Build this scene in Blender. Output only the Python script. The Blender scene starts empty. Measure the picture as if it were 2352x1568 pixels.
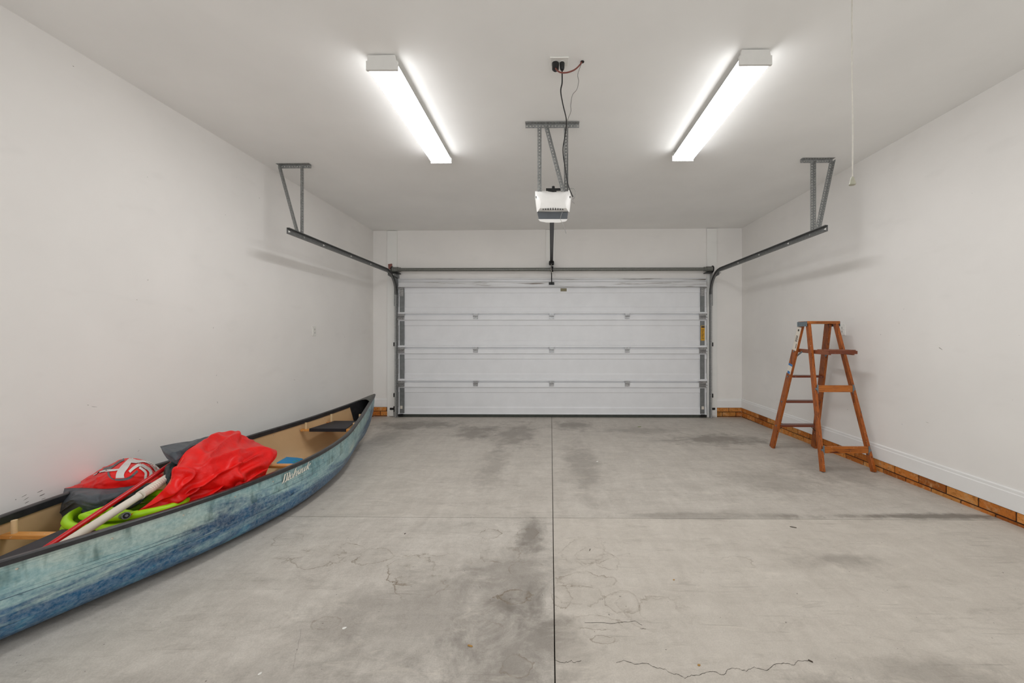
import bpy, math, random
from mathutils import Vector, Matrix, noise

# ------------------------------------------------------------------ camera, light, exposure
S = bpy.context.scene
FPX, CX, CY, CAMZ = 855.0, 1256.0, 770.0, 1.29
YAW = math.radians(0.6)
cs, sn = math.cos(YAW), math.sin(YAW)
camd = bpy.data.cameras.new('camera')
camd.sensor_fit = 'HORIZONTAL'; camd.sensor_width = 36.0
camd.lens = FPX / 2352 * 36
camd.shift_x = -(CX - 1176) / 2352
camd.shift_y = -(784 - CY) / 2352
camd.clip_start = 0.02
cam = bpy.data.objects.new('camera', camd)
S.collection.objects.link(cam)
cam.location = (0, 0, CAMZ); cam.rotation_euler = (math.pi / 2, 0, YAW)
S.camera = cam
w = bpy.data.worlds.new('world'); S.world = w; w.use_nodes = True
w.node_tree.nodes['Background'].inputs[0].default_value = (0.97, 0.985, 1.0, 1)
w.node_tree.nodes['Background'].inputs[1].default_value = 1.7  # added soft fill, entering where the rear wall is left out
S.view_settings.view_transform = 'Standard'; S.view_settings.look = 'None'
S.view_settings.exposure = 0.0; S.view_settings.gamma = 1.0
S.view_settings.use_curve_mapping = False
LAMP_STRENGTH = 26.0

random.seed(7)
COL = S.collection
D = 5.92            # door wall
XL, XR = -2.836, 3.023
SLOPE = 0.0176


def fz(y):
    return (D - y) * SLOPE


def ray(px, py):
    dx = (px - CX) / FPX; dz = -(py - CY) / FPX
    return Vector((dx * cs - sn, dx * sn + cs, dz))


def at(px, py, Y):
    d = ray(px, py); t = Y / d.y
    return Vector((d.x * t, Y, CAMZ + d.z * t))


def proj(p):
    x, y, z = p[0], p[1], p[2] - CAMZ
    u = x * cs + y * sn; dep = -x * sn + y * cs
    return CX + FPX * u / dep, CY - FPX * z / dep


# ------------------------------------------------------------------ mesh helper
class MB:
    def __init__(s):
        s.v = []; s.f = []; s.uv = []; s.mi = []; s.col = []; s.curmi = 0; s.curcol = 0.5

    def face(s, idx, uvs=None):
        s.f.append(tuple(idx)); s.uv.append(uvs or [(0, 0)] * len(idx)); s.mi.append(s.curmi); s.col.append(s.curcol)

    def add(s, pts):
        n = len(s.v); s.v += [tuple(p) for p in pts]; return n

    def box(s, x0, x1, y0, y1, z0, z1):
        n = s.add([(x0, y0, z0), (x1, y0, z0), (x1, y1, z0), (x0, y1, z0),
                   (x0, y0, z1), (x1, y0, z1), (x1, y1, z1), (x0, y1, z1)])
        for q in ((0, 3, 2, 1), (4, 5, 6, 7), (0, 1, 5, 4), (1, 2, 6, 5), (2, 3, 7, 6), (3, 0, 4, 7)):
            s.face([n + i for i in q])
        return s

    def obox(s, c, ax, ay, az):
        c = Vector(c); ax = Vector(ax); ay = Vector(ay); az = Vector(az)
        pts = [c + a * ax + b * ay + d * az for d in (-1, 1) for a, b in ((-1, -1), (1, -1), (1, 1), (-1, 1))]
        n = s.add(pts)
        for q in ((0, 3, 2, 1), (4, 5, 6, 7), (0, 1, 5, 4), (1, 2, 6, 5), (2, 3, 7, 6), (3, 0, 4, 7)):
            s.face([n + i for i in q])
        return s

    def beam(s, p, q, w, t, side=(1, 0, 0)):
        """bar from p to q, w wide along side, t thick; uv u = metres along"""
        p = Vector(p); q = Vector(q); a = (q - p); L = a.length; a.normalize()
        sd = Vector(side); sd = (sd - a * sd.dot(a)).normalized(); n3 = a.cross(sd)
        sd = sd * w / 2; n3 = n3 * t / 2
        n = s.add([p - sd - n3, p + sd - n3, p + sd + n3, p - sd + n3, q - sd - n3, q + sd - n3, q + sd + n3, q - sd + n3])
        s.face([n, n + 3, n + 2, n + 1]); s.face([n + 4, n + 5, n + 6, n + 7])
        s.face([n, n + 1, n + 5, n + 4], [(0, 0), (0, 1), (L, 1), (L, 0)])
        s.face([n + 1, n + 2, n + 6, n + 5]); s.face([n + 2, n + 3, n + 7, n + 6], [(0, 1), (0, 0), (L, 0), (L, 1)])
        s.face([n + 3, n, n + 4, n + 7])
        return s

    def tube(s, pts, r, k=10, caps=True):
        pts = [Vector(p) for p in pts]; rings = []
        up = Vector((0.13, 0.31, 0.94))
        prev = None
        for i, p in enumerate(pts):
            a = (pts[min(i + 1, len(pts) - 1)] - pts[max(i - 1, 0)])
            if a.length < 1e-9: a = Vector((0, 0, 1))
            a.normalize()
            if prev is None:
                u = a.cross(up)
                if u.length < 1e-3: u = a.cross(Vector((1, 0, 0)))
                u.normalize()
            else:
                u = (prev - a * prev.dot(a)).normalized()
            prev = u; v = a.cross(u)
            rr = r[i] if isinstance(r, (list, tuple)) else r
            rings.append(s.add([p + (u * math.cos(2 * math.pi * j / k) + v * math.sin(2 * math.pi * j / k)) * rr for j in range(k)]))
        for a, b in zip(rings, rings[1:]):
            for j in range(k):
                s.face([a + j, a + (j + 1) % k, b + (j + 1) % k, b + j])
        if caps:
            s.face([rings[0] + j for j in reversed(range(k))]); s.face([rings[-1] + j for j in range(k)])
        return s

    def prism(s, poly, axis, a, b):
        """poly 2D extruded along axis 'x','y' or 'z' from a to b"""
        def mk(u, v, t):
            return {'x': (t, u, v), 'y': (u, t, v), 'z': (u, v, t)}[axis]
        k = len(poly)
        n = s.add([mk(u, v, a) for u, v in poly]); m = s.add([mk(u, v, b) for u, v in poly])
        s.face([n + i for i in reversed(range(k))]); s.face([m + i for i in range(k)])
        for i in range(k):
            s.face([n + i, n + (i + 1) % k, m + (i + 1) % k, m + i])
        return s

    def lathe(s, prof, c, k=16, axis='z'):
        rings = []
        for r, h in prof:
            pts = []
            for j in range(k):
                a = 2 * math.pi * j / k
                x, y = r * math.cos(a), r * math.sin(a)
                pts.append({'z': (c[0] + x, c[1] + y, c[2] + h), 'x': (c[0] + h, c[1] + x, c[2] + y), 'y': (c[0] + x, c[1] + h, c[2] + y)}[axis])
            rings.append(s.add(pts))
        for a, b in zip(rings, rings[1:]):
            for j in range(k):
                s.face([a + j, a + (j + 1) % k, b + (j + 1) % k, b + j])
        s.face([rings[0] + j for j in reversed(range(k))]); s.face([rings[-1] + j for j in range(k)])
        return s

    def grid(s, rows, closed=False, uvs=True):
        n = s.add([p for r in rows for p in r]); R, C_ = len(rows), len(rows[0])
        for i in range(R - 1):
            for j in range(C_ - 1):
                a = n + i * C_ + j
                uv = [(j / (C_ - 1), i / (R - 1)), ((j + 1) / (C_ - 1), i / (R - 1)), ((j + 1) / (C_ - 1), (i + 1) / (R - 1)), (j / (C_ - 1), (i + 1) / (R - 1))]
                s.face([a, a + 1, a + C_ + 1, a + C_], uv)
        return n


def base_of(o):
    b = Vector((0, 0, 0))
    while o is not None:
        b += Vector(o.location); o = o.parent
    return b


def obj(name, mb, mats, parent=None, smooth=False, split=True, bevel=0.0, loc=None):
    me = bpy.data.meshes.new(name)
    off = base_of(parent)
    if loc is not None: off = off + Vector(loc) if parent is None else Vector(loc)
    me.from_pydata([tuple(Vector(v) - off) for v in mb.v], [], mb.f)
    uvl = me.uv_layers.new(name='UVMap')
    i = 0
    for uv in mb.uv:
        for c in uv: uvl.data[i].uv = c; i += 1
    ca = me.color_attributes.new('tone', 'FLOAT_COLOR', 'CORNER')
    i = 0
    for f, c in zip(mb.f, mb.col):
        for _ in f: ca.data[i].color = (c, c, c, 1); i += 1
    if not isinstance(mats, (list, tuple)): mats = [mats]
    for m in mats: me.materials.append(m)
    for p, mi in zip(me.polygons, mb.mi):
        p.material_index = mi; p.use_smooth = smooth
    me.validate(); me.update()
    o = bpy.data.objects.new(name, me); COL.objects.link(o)
    if parent is not None:
        o.parent = parent
        if loc is not None: o.location = Vector(loc) - base_of(parent)
    elif loc is not None: o.location = loc
    if smooth and split:
        md = o.modifiers.new('edges', 'EDGE_SPLIT'); md.split_angle = math.radians(38)
    if bevel:
        md = o.modifiers.new('bevel', 'BEVEL'); md.width = bevel; md.segments = 2; md.limit_method = 'ANGLE'
    return o


def tag(o, label, cat, group=None):
    o['label'] = label; o['category'] = cat
    if group: o['group'] = group
    return o


def thing(name, label, cat, loc, group=None):
    o = bpy.data.objects.new(name, None); COL.objects.link(o); o.location = loc
    o.empty_display_size = 0.1
    return tag(o, label, cat, group)


def struct(name, mb, m, parent=None, **k):
    o = obj(name, mb, m, parent, **k)
    if parent is None: o['kind'] = 'structure'
    return o


# ------------------------------------------------------------------ materials
class NT:
    def __init__(s, name):
        s.m = bpy.data.materials.new(name); s.m.use_nodes = True
        s.t = s.m.node_tree; s.b = s.t.nodes['Principled BSDF']

    def n(s, typ, **kw):
        nd = s.t.nodes.new(typ)
        for k, v in kw.items():
            if k.startswith('i_'):
                key = k[2:]
                key = int(key) if key.isdigit() else key.replace('_', ' ')
                s.set(nd.inputs[key], v)
            else: setattr(nd, k, v)
        return nd

    def set(s, inp, v):
        if hasattr(v, 'node'): s.t.links.new(v, inp)
        elif hasattr(v, 'outputs'): s.t.links.new(v.outputs[0], inp)
        else: inp.default_value = v

    def math(s, op, a, b=0.0, c=0.0, clamp=False):
        nd = s.t.nodes.new('ShaderNodeMath'); nd.operation = op; nd.use_clamp = clamp
        s.set(nd.inputs[0], a); s.set(nd.inputs[1], b); s.set(nd.inputs[2], c)
        return nd.outputs[0]

    def mix(s, f, a, b, mode='MIX'):
        nd = s.t.nodes.new('ShaderNodeMix'); nd.data_type = 'RGBA'; nd.blend_type = mode
        s.set(nd.inputs[0], f); s.set(nd.inputs[6], a); s.set(nd.inputs[7], b)
        return nd.outputs[2]

    def ramp(s, f, stops, interp='LINEAR'):
        nd = s.t.nodes.new('ShaderNodeValToRGB'); nd.color_ramp.interpolation = interp
        el = nd.color_ramp.elements
        while len(el) < len(stops): el.new(0.5)
        for e, (p, c) in zip(el, stops):
            e.position = p; e.color = c if len(c) == 4 else (*c, 1)
        s.set(nd.inputs[0], f)
        return nd.outputs[0]

    def coord(s, kind='Object'):
        return s.t.nodes.new('ShaderNodeTexCoord').outputs[kind]

    def pos(s):
        return s.t.nodes.new('ShaderNodeNewGeometry').outputs['Position']

    def mapping(s, v, scale=(1, 1, 1), rot=(0, 0, 0), loc=(0, 0, 0)):
        nd = s.t.nodes.new('ShaderNodeMapping')
        s.set(nd.inputs[0], v); nd.inputs['Scale'].default_value = scale
        nd.inputs['Rotation'].default_value = rot; nd.inputs['Location'].default_value = loc
        return nd.outputs[0]

    def noise(s, v, scale, detail=3, rough=0.5, dist=0.0):
        nd = s.t.nodes.new('ShaderNodeTexNoise')
        s.set(nd.inputs['Vector'], v)
        nd.inputs['Scale'].default_value = scale; nd.inputs['Detail'].default_value = detail
        nd.inputs['Roughness'].default_value = rough; nd.inputs['Distortion'].default_value = dist
        return nd.outputs[0]

    def bump(s, h, strength=0.2, dist=0.01):
        nd = s.t.nodes.new('ShaderNodeBump'); nd.inputs['Strength'].default_value = strength
        nd.inputs['Distance'].default_value = dist; s.set(nd.inputs['Height'], h)
        s.t.links.new(nd.outputs[0], s.b.inputs['Normal'])

    def fin(s, col=None, rough=None, metal=None, spec=None):
        if col is not None: s.set(s.b.inputs['Base Color'], col)
        if rough is not None: s.set(s.b.inputs['Roughness'], rough)
        if metal is not None: s.set(s.b.inputs['Metallic'], metal)
        if spec is not None: s.b.inputs['Specular IOR Level'].default_value = spec
        return s.m


def L(r, g, b):
    f = lambda c: (c / 255 / 12.92) if c / 255 <= 0.04045 else ((c / 255 + 0.055) / 1.055) ** 2.4
    return (f(r), f(g), f(b), 1)


def simple(name, rgb, rough=0.5, metal=0.0, var=0.12, scale=20, spec=0.5, bump=0.0, bscale=60):
    t = NT(name); c = L(*rgb)
    n = t.noise(t.coord(), scale, 4, 0.6)
    d = tuple(x * (1 - var) for x in c[:3]) + (1,); e = tuple(min(1, x * (1 + var)) for x in c[:3]) + (1,)
    col = t.ramp(n, [(0.3, d), (0.7, e)])
    if bump: t.bump(t.noise(t.coord(), bscale, 3), bump, 0.003)
    return t.fin(col, rough, metal, spec)


def wall_mat(name, rgb, speck=True):
    t = NT(name); p = t.pos(); c = L(*rgb)
    n = t.noise(p, 1.3, 4, 0.55)
    col = t.ramp(n, [(0.3, tuple(x * 0.955 for x in c[:3])), (0.7, tuple(min(1, x * 1.02) for x in c[:3]))])
    if speck:
        s_ = t.noise(p, 26, 2, 0.5)
        k = t.math('GREATER_THAN', s_, 0.785)
        m = t.math('GREATER_THAN', t.noise(p, 2.3, 1), 0.52)
        col = t.mix(t.math('MULTIPLY', t.math('MULTIPLY', k, m), 0.45), col, L(95, 90, 84))
        sm = t.math('MULTIPLY', t.math('SUBTRACT', t.noise(t.mapping(p, (1, 1.2, 3)), 2.1, 3), 0.6, clamp=True), 0.35, clamp=True)
        col = t.mix(sm, col, L(150, 146, 140))
    t.bump(t.noise(p, 140, 2), 0.06, 0.002)
    return t.fin(col, 0.75, 0, 0.25)


def floor_pt(px, py):
    d = ray(px, py); tt = (D * SLOPE - CAMZ) / (d.z + SLOPE * d.y); return d * tt + Vector((0, 0, CAMZ))


M = {}
M['wall'] = wall_mat('wall_paint', (243, 240, 236))
M['ceiling'] = wall_mat('ceiling_paint', (246, 245, 242), False)
M['trim'] = wall_mat('trim_paint', (243, 242, 240))
M['board'] = wall_mat('board_paint', (242, 241, 237))
M['door'] = simple('door_paint', (233, 234, 236), 0.45, var=0.03, scale=4)
M['lampmetal'] = simple('lamp_enamel', (215, 213, 208), 0.4, var=0.02)
M['white_plastic'] = simple('white_plastic', (232, 230, 226), 0.35, var=0.02)
M['plate'] = simple('outlet_plastic', (236, 234, 228), 0.35, var=0.02)
M['black_plastic'] = simple('black_plastic', (22, 22, 23), 0.4, var=0.2)
M['lens_grey'] = simple('grey_lens', (84, 88, 93), 0.25, var=0.1, scale=8)
M['slot'] = simple('dark_slot', (20, 19, 18), 0.8)
M['cord_black'] = simple('black_cord', (20, 20, 20), 0.5)
M['cord_brown'] = simple('brown_cord', (120, 62, 52), 0.5)
M['cord_grey'] = simple('grey_cord', (140, 138, 134), 0.5)
M['cord_white'] = simple('white_cord', (205, 200, 190), 0.7)
M['bell'] = simple('cord_pull', (170, 168, 150), 0.5)
M['galv'] = simple('galvanized_steel', (158, 159, 158), 0.45, 0.3, var=0.25, scale=60)
M['galvdark'] = simple('track_steel', (112, 113, 112), 0.42, 0.35, var=0.2, scale=40)
M['tube'] = simple('tube_steel', (118, 119, 114), 0.38, 0.35, var=0.2, scale=40)
def strut_mat():
    t = NT('painted_strut'); p = t.coord()
    n = t.noise(t.mapping(p, (1.4, 20, 26)), 1.3, 4, 0.6)
    t.fin(t.ramp(n, [(0.30, L(120, 110, 100)), (0.42, L(212, 212, 212)), (0.8, L(228, 228, 230))]), 0.4, 0.1)
    return t.m


M['strut'] = strut_mat()
M['stile'] = simple('stile_steel', (128, 131, 131), 0.5, 0.5, var=0.18, scale=14)
M['hinge'] = simple('hinge_steel', (165, 165, 165), 0.35, 0.8, var=0.4, scale=90)
M['seal'] = simple('rubber_seal', (62, 66, 60), 0.7, var=0.2)
M['railblack'] = simple('black_rail', (34, 34, 34), 0.4, 0.4, var=0.3, scale=40)
M['yellow'] = simple('yellow_label', (214, 158, 20), 0.5, var=0.15, scale=60)
M['tan'] = simple('tan_label', (128, 120, 90), 0.5, var=0.15, scale=60)
M['paper'] = simple('paper_label', (226, 218, 205), 0.6, var=0.06, scale=60)
M['inkdark'] = simple('label_ink', (60, 52, 46), 0.6)
M['inkblue'] = simple('label_blue', (60, 120, 180), 0.6)
M['rustcard'] = simple('brown_card', (140, 92, 84), 0.7, var=0.2, scale=50)
M['hardware'] = simple('ladder_steel', (118, 130, 136), 0.45, 0.5, var=0.2, scale=60)
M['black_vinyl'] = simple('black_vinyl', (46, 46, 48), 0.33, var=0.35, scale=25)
M['deckvinyl'] = simple('weathered_deck', (84, 84, 80), 0.5, var=0.5, scale=30)
M['seatweb'] = simple('seat_webbing', (26, 27, 36), 0.5, var=0.2)
M['hose'] = simple('lime_hose', (168, 222, 8), 0.4, var=0.06)
M['hoseend'] = simple('hose_coupling', (110, 112, 118), 0.3, 0.4)
M['red_pole'] = simple('red_pole', (198, 14, 22), 0.25, var=0.08)
M['white_pole'] = simple('white_pole', (222, 214, 200), 0.35, var=0.04)
M['rivet'] = simple('rivet_metal', (205, 195, 180), 0.3, 0.5)
M['decal'] = simple('cream_decal', (236, 230, 215), 0.6, var=0.04)
M['logo_white'] = simple('logo_white', (216, 212, 208), 0.6, var=0.04)
M['logo_grey'] = simple('logo_grey', (96, 98, 100), 0.6, var=0.08)
M['thread'] = simple('seam_thread', (240, 120, 90), 0.6)
M['bluemat'] = simple('blue_foam', (6, 152, 218), 0.5, var=0.1, scale=30)
M['pouch_print'] = simple('teal_print', (60, 170, 150), 0.5, var=0.3, scale=90)
M['chip'] = simple('white_chip', (236, 234, 228), 0.6)
M['leaf'] = simple('leaf_green', (120, 140, 70), 0.6)
M['leafdry'] = simple('leaf_dry', (176, 134, 70), 0.6)
M['twig'] = simple('twig_brown', (70, 58, 48), 0.7)
M['subfloor'] = simple('joint_fill', (74, 68, 60), 0.9, var=0.4, scale=60)


def glow(name, rgb, s):
    t = NT(name); t.b.inputs['Emission Color'].default_value = rgb
    t.b.inputs['Emission Strength'].default_value = s
    t.b.inputs['Base Color'].default_value = (0.8, 0.8, 0.8, 1); t.b.inputs['Roughness'].default_value = 0.4
    return t.m


M['glow'] = glow('lamp_diffuser', (0.985, 0.99, 1.0, 1), LAMP_STRENGTH)
M['glow_side'] = glow('lamp_diffuser_side', (0.985, 0.99, 1.0, 1), LAMP_STRENGTH * 0.4)


def fabric(name, rgb, dark, rough=0.62):
    t = NT(name); p = t.coord()
    n = t.noise(p, 9, 4, 0.6, 0.4)
    col = t.ramp(n, [(0.3, L(*dark)), (0.62, L(*rgb))])
    t.bump(t.noise(p, 22, 3, 0.5, 1.2), 0.3, 0.010)
    return t.fin(col, rough, 0, 0.35)


M['red_fabric'] = fabric('red_vinyl_cloth', (238, 20, 14), (218, 10, 10), 0.42)
M['grey_fabric'] = fabric('grey_vinyl_cloth', (86, 92, 98), (62, 68, 74), 0.5)
M['dark_fabric'] = fabric('dark_vinyl_cloth', (52, 62, 62), (34, 42, 42), 0.5)


def wood(name, light, dark, axis='Z', rough=0.38, scale=1.0):
    t = NT(name); p = t.coord()
    sc = {'Z': (34, 34, 1.6), 'X': (1.6, 34, 34), 'Y': (34, 1.6, 34)}[axis]
    n = t.noise(t.mapping(p, tuple(a * scale for a in sc)), 1.6, 4, 0.6, 1.2)
    col = t.ramp(n, [(0.32, L(*dark)), (0.5, L(*light)), (0.66, tuple(0.75 * a + 0.25 * b for a, b in zip(L(*light), L(*dark))))])
    w_ = t.noise(p, 16, 3, 0.7)
    col = t.mix(t.math('MULTIPLY', t.math('SUBTRACT', w_, 0.55, clamp=True), 1.8, clamp=True), col, L(*dark))
    pt = t.math('GREATER_THAN', t.noise(p, 75, 1), 0.765)
    col = t.mix(t.math('MULTIPLY', pt, 0.8), col, L(225, 205, 180))
    return t.fin(col, rough, 0, 0.4)


M['wood_rail'] = wood('ladder_wood_upright', (172, 92, 32), (58, 18, 6), 'Z')
M['wood_x'] = wood('ladder_wood_cross', (186, 108, 40), (84, 32, 10), 'X')
M['wood_y'] = wood('ladder_wood_shelf', (146, 86, 58), (88, 42, 28), 'Y')
M['wood_step'] = wood('ladder_wood_step', (120, 58, 32), (70, 28, 16), 'X')
M['ash'] = wood('canoe_ash', (222, 158, 84), (186, 116, 54), 'X')
M['ashpale'] = simple('pale_dowel', (222, 192, 148), 0.5, var=0.06)


def perf():
    t = NT('perforated_steel'); uv = t.coord('UV')
    sx = t.n('ShaderNodeSeparateXYZ'); t.set(sx.inputs[0], uv)
    u = t.math('FRACT', t.math('DIVIDE', sx.outputs[0], 0.0254))
    du = t.math('MULTIPLY', t.math('SUBTRACT', u, 0.5), 0.0254)
    dv = t.math('MULTIPLY', t.math('SUBTRACT', sx.outputs[1], 0.5), 0.032)
    r = t.math('SQRT', t.math('ADD', t.math('MULTIPLY', du, du), t.math('MULTIPLY', dv, dv)))
    hole = t.math('MULTIPLY', t.math('LESS_THAN', r, 0.0052), t.math('GREATER_THAN', sx.outputs[0], 0.001))
    t.fin(t.ramp(t.noise(t.coord(), 60, 3), [(0.3, L(122, 123, 121)), (0.7, L(156, 157, 155))]), 0.45, 0.25)
    tr = t.n('ShaderNodeBsdfTransparent'); mx = t.n('ShaderNodeMixShader')
    t.set(mx.inputs[0], hole); t.t.links.new(t.b.outputs[0], mx.inputs[1]); t.t.links.new(tr.outputs[0], mx.inputs[2])
    t.t.links.new(mx.outputs[0], t.t.nodes['Material Output'].inputs['Surface'])
    return t.m


M['perf'] = perf()


def brick_mat():
    t = NT('orange_brick'); p = t.pos()
    at_ = t.n('ShaderNodeAttribute'); at_.attribute_name = 'tone'
    a = t.ramp(at_.outputs['Fac'], [(0.0, L(150, 84, 36)), (0.35, L(196, 118, 52)), (0.7, L(214, 142, 74)), (1.0, L(176, 122, 62))])
    n = t.noise(p, 38, 4, 0.65)
    a = t.mix(t.math('MULTIPLY', t.math('SUBTRACT', n, 0.5, clamp=True), 3.2, clamp=True), a, L(104, 62, 26))
    n2 = t.noise(p, 14, 3, 0.6)
    a = t.mix(t.math('MULTIPLY', t.math('SUBTRACT', n2, 0.54, clamp=True), 3.5, clamp=True), a, L(214, 170, 118))
    t.bump(n, 0.6, 0.006)
    return t.fin(a, 0.85, 0, 0.2)


M['brick'] = brick_mat()
M['mortar'] = simple('mortar', (66, 46, 32), 0.9, var=0.4, scale=40)


def concrete():
    t = NT('concrete'); p = t.pos()
    sx = t.n('ShaderNodeSeparateXYZ'); t.set(sx.inputs[0], p); X, Y = sx.outputs[0], sx.outputs[1]
    wp = t.noise(p, 1.7, 3, 0.5)
    # trowel streaks in two directions
    s1 = t.noise(t.mapping(p, (1.2, 5.0, 1), (0, 0, 0.5)), 1.5, 6, 0.62, 0.8)
    s2 = t.noise(t.mapping(p, (4.2, 1.3, 1), (0, 0, 0.9)), 2.3, 5, 0.65, 0.5)
    fine = t.noise(p, 190, 2, 0.6)
    med = t.noise(p, 26, 4, 0.7)
    base = t.ramp(s1, [(0.28, L(166, 160, 151)), (0.5, L(197, 190, 181)), (0.72, L(214, 208, 199))])
    b2 = t.ramp(s2, [(0.3, L(168, 161, 152)), (0.7, L(214, 208, 199))])
    base = t.mix(0.45, base, b2)
    base = t.mix(0.2, base, t.ramp(med, [(0.3, L(156, 150, 141)), (0.7, L(222, 216, 207))]))
    base = t.mix(0.12, base, t.ramp(fine, [(0.35, L(105, 98, 90)), (0.65, L(225, 218, 208))]))
    # slab tone: the slab right of the long joint and before the cross joint is lighter and warmer
    right = t.math('GREATER_THAN', X, 0.015); near = t.math('LESS_THAN', Y, 2.51)
    lw = t.math('MULTIPLY', right, near)
    base = t.mix(t.math('MULTIPLY', lw, 0.28), base, L(208, 198, 184))
    far = t.math('SUBTRACT', 1.0, near)
    base = t.mix(t.math('MULTIPLY', far, 0.10), base, L(176, 166, 153))
    # stains with their own shape
    nzc = t.math('MULTIPLY', t.math('SUBTRACT', t.noise(p, 4.6, 5, 0.68, 0.4), 0.5), 2.3)
    def blob(cx, cy, rx, ry, st, sc=2.4, rot=0.0):
        nonlocal base
        dx = t.math('SUBTRACT', X, cx); dy = t.math('SUBTRACT', Y, cy)
        c_, s_ = math.cos(rot), math.sin(rot)
        a = t.math('DIVIDE', t.math('ADD', t.math('MULTIPLY', dx, c_), t.math('MULTIPLY', dy, s_)), rx)
        b = t.math('DIVIDE', t.math('SUBTRACT', t.math('MULTIPLY', dy, c_), t.math('MULTIPLY', dx, s_)), ry)
        r = t.math('SQRT', t.math('ADD', t.math('MULTIPLY', a, a), t.math('MULTIPLY', b, b)))
        v = t.math('ADD', r, nzc)
        mk = t.ramp(v, [(0.35, (1, 1, 1)), (1.0, (0, 0, 0))])
        base = t.mix(t.math('MULTIPLY', mk, min(.9, st * 1.15)), base, L(112, 105, 97))
    for a in [(-1.9, 5.3, 0.75, 0.35, .5), (-1.0, 4.9, 0.35, 0.45, .5), (-.45, 4.8, .35, .8, .45), (.3, 5.3, .35, .35, .5), (1.2, 5.0, .6, .25, .32),
              (2.0, 4.55, .75, .3, .55), (2.6, 3.5, .4, .5, .32), (-.55, 3.6, .18, .7, .3), (.3, 3.6, .22, .9, .34), (1.9, 3.2, .5, .4, .25),
              (-.12, 2.3, .12, .25, .6), (-.2, 1.9, .3, .35, .38), (-.15, 1.4, .35, .35, .5), (-.55, 1.6, .6, .35, .3), (-.9, 1.2, .7, .3, .22),
              (2.55, 2.56, .9, .05, .7), (1.15, 2.55, .8, .06, .35), (1.55, 2.05, .3, .1, .4), (1.35, 1.35, .35, .1, .35), (1.0, 1.27, .3, .07, .45), (-2.0, 4.7, .3, .6, .3)]:
        blob(*a)
    # dried water rings: contour lines of a noise field
    wob = t.math('MULTIPLY', t.math('SUBTRACT', t.noise(p, 7.5, 4, 0.6, 0.3), 0.5), 2.2)
    wgt = t.ramp(t.noise(p, 7.5, 3, 0.6), [(0.40, (0.04, 0.04, 0.04)), (0.62, (1, 1, 1))])
    def tide(px, py, hw, hh, st):
        nonlocal base
        c = floor_pt(px, py); e = floor_pt(px + hw, py); f = floor_pt(px, py - hh)
        rx = abs(e.x - c.x); ry = abs(f.y - c.y)
        a = t.math('DIVIDE', t.math('SUBTRACT', X, c.x), rx); b = t.math('DIVIDE', t.math('SUBTRACT', Y, c.y), ry)
        r = t.math('ADD', t.math('SQRT', t.math('ADD', t.math('MULTIPLY', a, a), t.math('MULTIPLY', b, b))), wob)
        # a dried puddle: faint inside, darker rim
        rim = t.ramp(r, [(0.30, (0.05, 0.05, 0.05)), (0.86, (0.16, 0.16, 0.16)), (0.95, (1, 1, 1)), (0.985, (0.9, 0.9, 0.9)), (1.0, (0, 0, 0))])
        base = t.mix(t.math('MULTIPLY', t.math('MULTIPLY', rim, wgt), st), base, L(122, 108, 90))
    for q in [(1365, 1275, 42, 18, .6), (1395, 1290, 28, 20, .5), (1340, 1262, 52, 30, .35), (1350, 1330, 72, 18, .6), (1330, 1365, 60, 22, .6), (1290, 1372, 24, 26, .7), (1375, 1430, 60, 18, .7),
              (1430, 1385, 45, 26, .5), (1510, 1395, 48, 36, .45), (1500, 1405, 80, 40, .3), (1385, 1468, 34, 12, .7), (1700, 1290, 40, 14, .4),
              (800, 1262, 32, 16, .8), (860, 1278, 40, 20, .8), (725, 1280, 70, 26, .6), (940, 1310, 60, 34, .8), (955, 1345, 70, 26, .7), (1000, 1290, 80, 20, .5), (1130, 1225, 28, 12, .8),
              (1210, 1225, 26, 12, .8), (1150, 1275, 50, 18, .6), (1210, 1305, 40, 16, .8), (1180, 1370, 46, 20, .8), (1120, 1448, 36, 22, .5), (660, 1238, 40, 14, .5), (680, 1270, 60, 14, .5), (745, 1430, 40, 16, .4), (1195, 1530, 50, 30, .5)]:
        tide(*q)
    # darker trowel smears
    tm = t.noise(t.mapping(p, (2.2, 9, 1), (0, 0, 0.62)), 1.6, 6, 0.72, 1.1)
    base = t.mix(t.math('MULTIPLY', t.math('SUBTRACT', tm, 0.56, clamp=True), 2.4, clamp=True), base, L(138, 130, 120))
    tl = t.noise(t.mapping(p, (3, 8, 1), (0, 0, -0.5)), 1.4, 5, 0.7, .8)
    base = t.mix(t.math('MULTIPLY', t.math('SUBTRACT', tl, 0.58, clamp=True), 2.2, clamp=True), base, L(226, 218, 205))
    # slim dark scratches and grit
    sc_ = t.noise(t.mapping(p, (3, 60, 1), (0, 0, 0.55)), 1.0, 3, 0.6)
    base = t.mix(t.math('MULTIPLY', t.math('SUBTRACT', sc_, 0.63, clamp=True), 2.6, clamp=True), base, L(120, 112, 102))
    gr = t.math('GREATER_THAN', t.noise(p, 60, 1), 0.8)
    base = t.mix(t.math('MULTIPLY', gr, 0.7), base, L(90, 82, 72))
    t.bump(t.mix(0.5, fine, med), 0.12, 0.003)
    t.fin(base, t.ramp(s1, [(0.3, (0.5, 0.5, 0.5)), (0.7, (0.68, 0.68, 0.68))]), 0, 0.35)
    return t.m


M['concrete'] = concrete()


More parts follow.
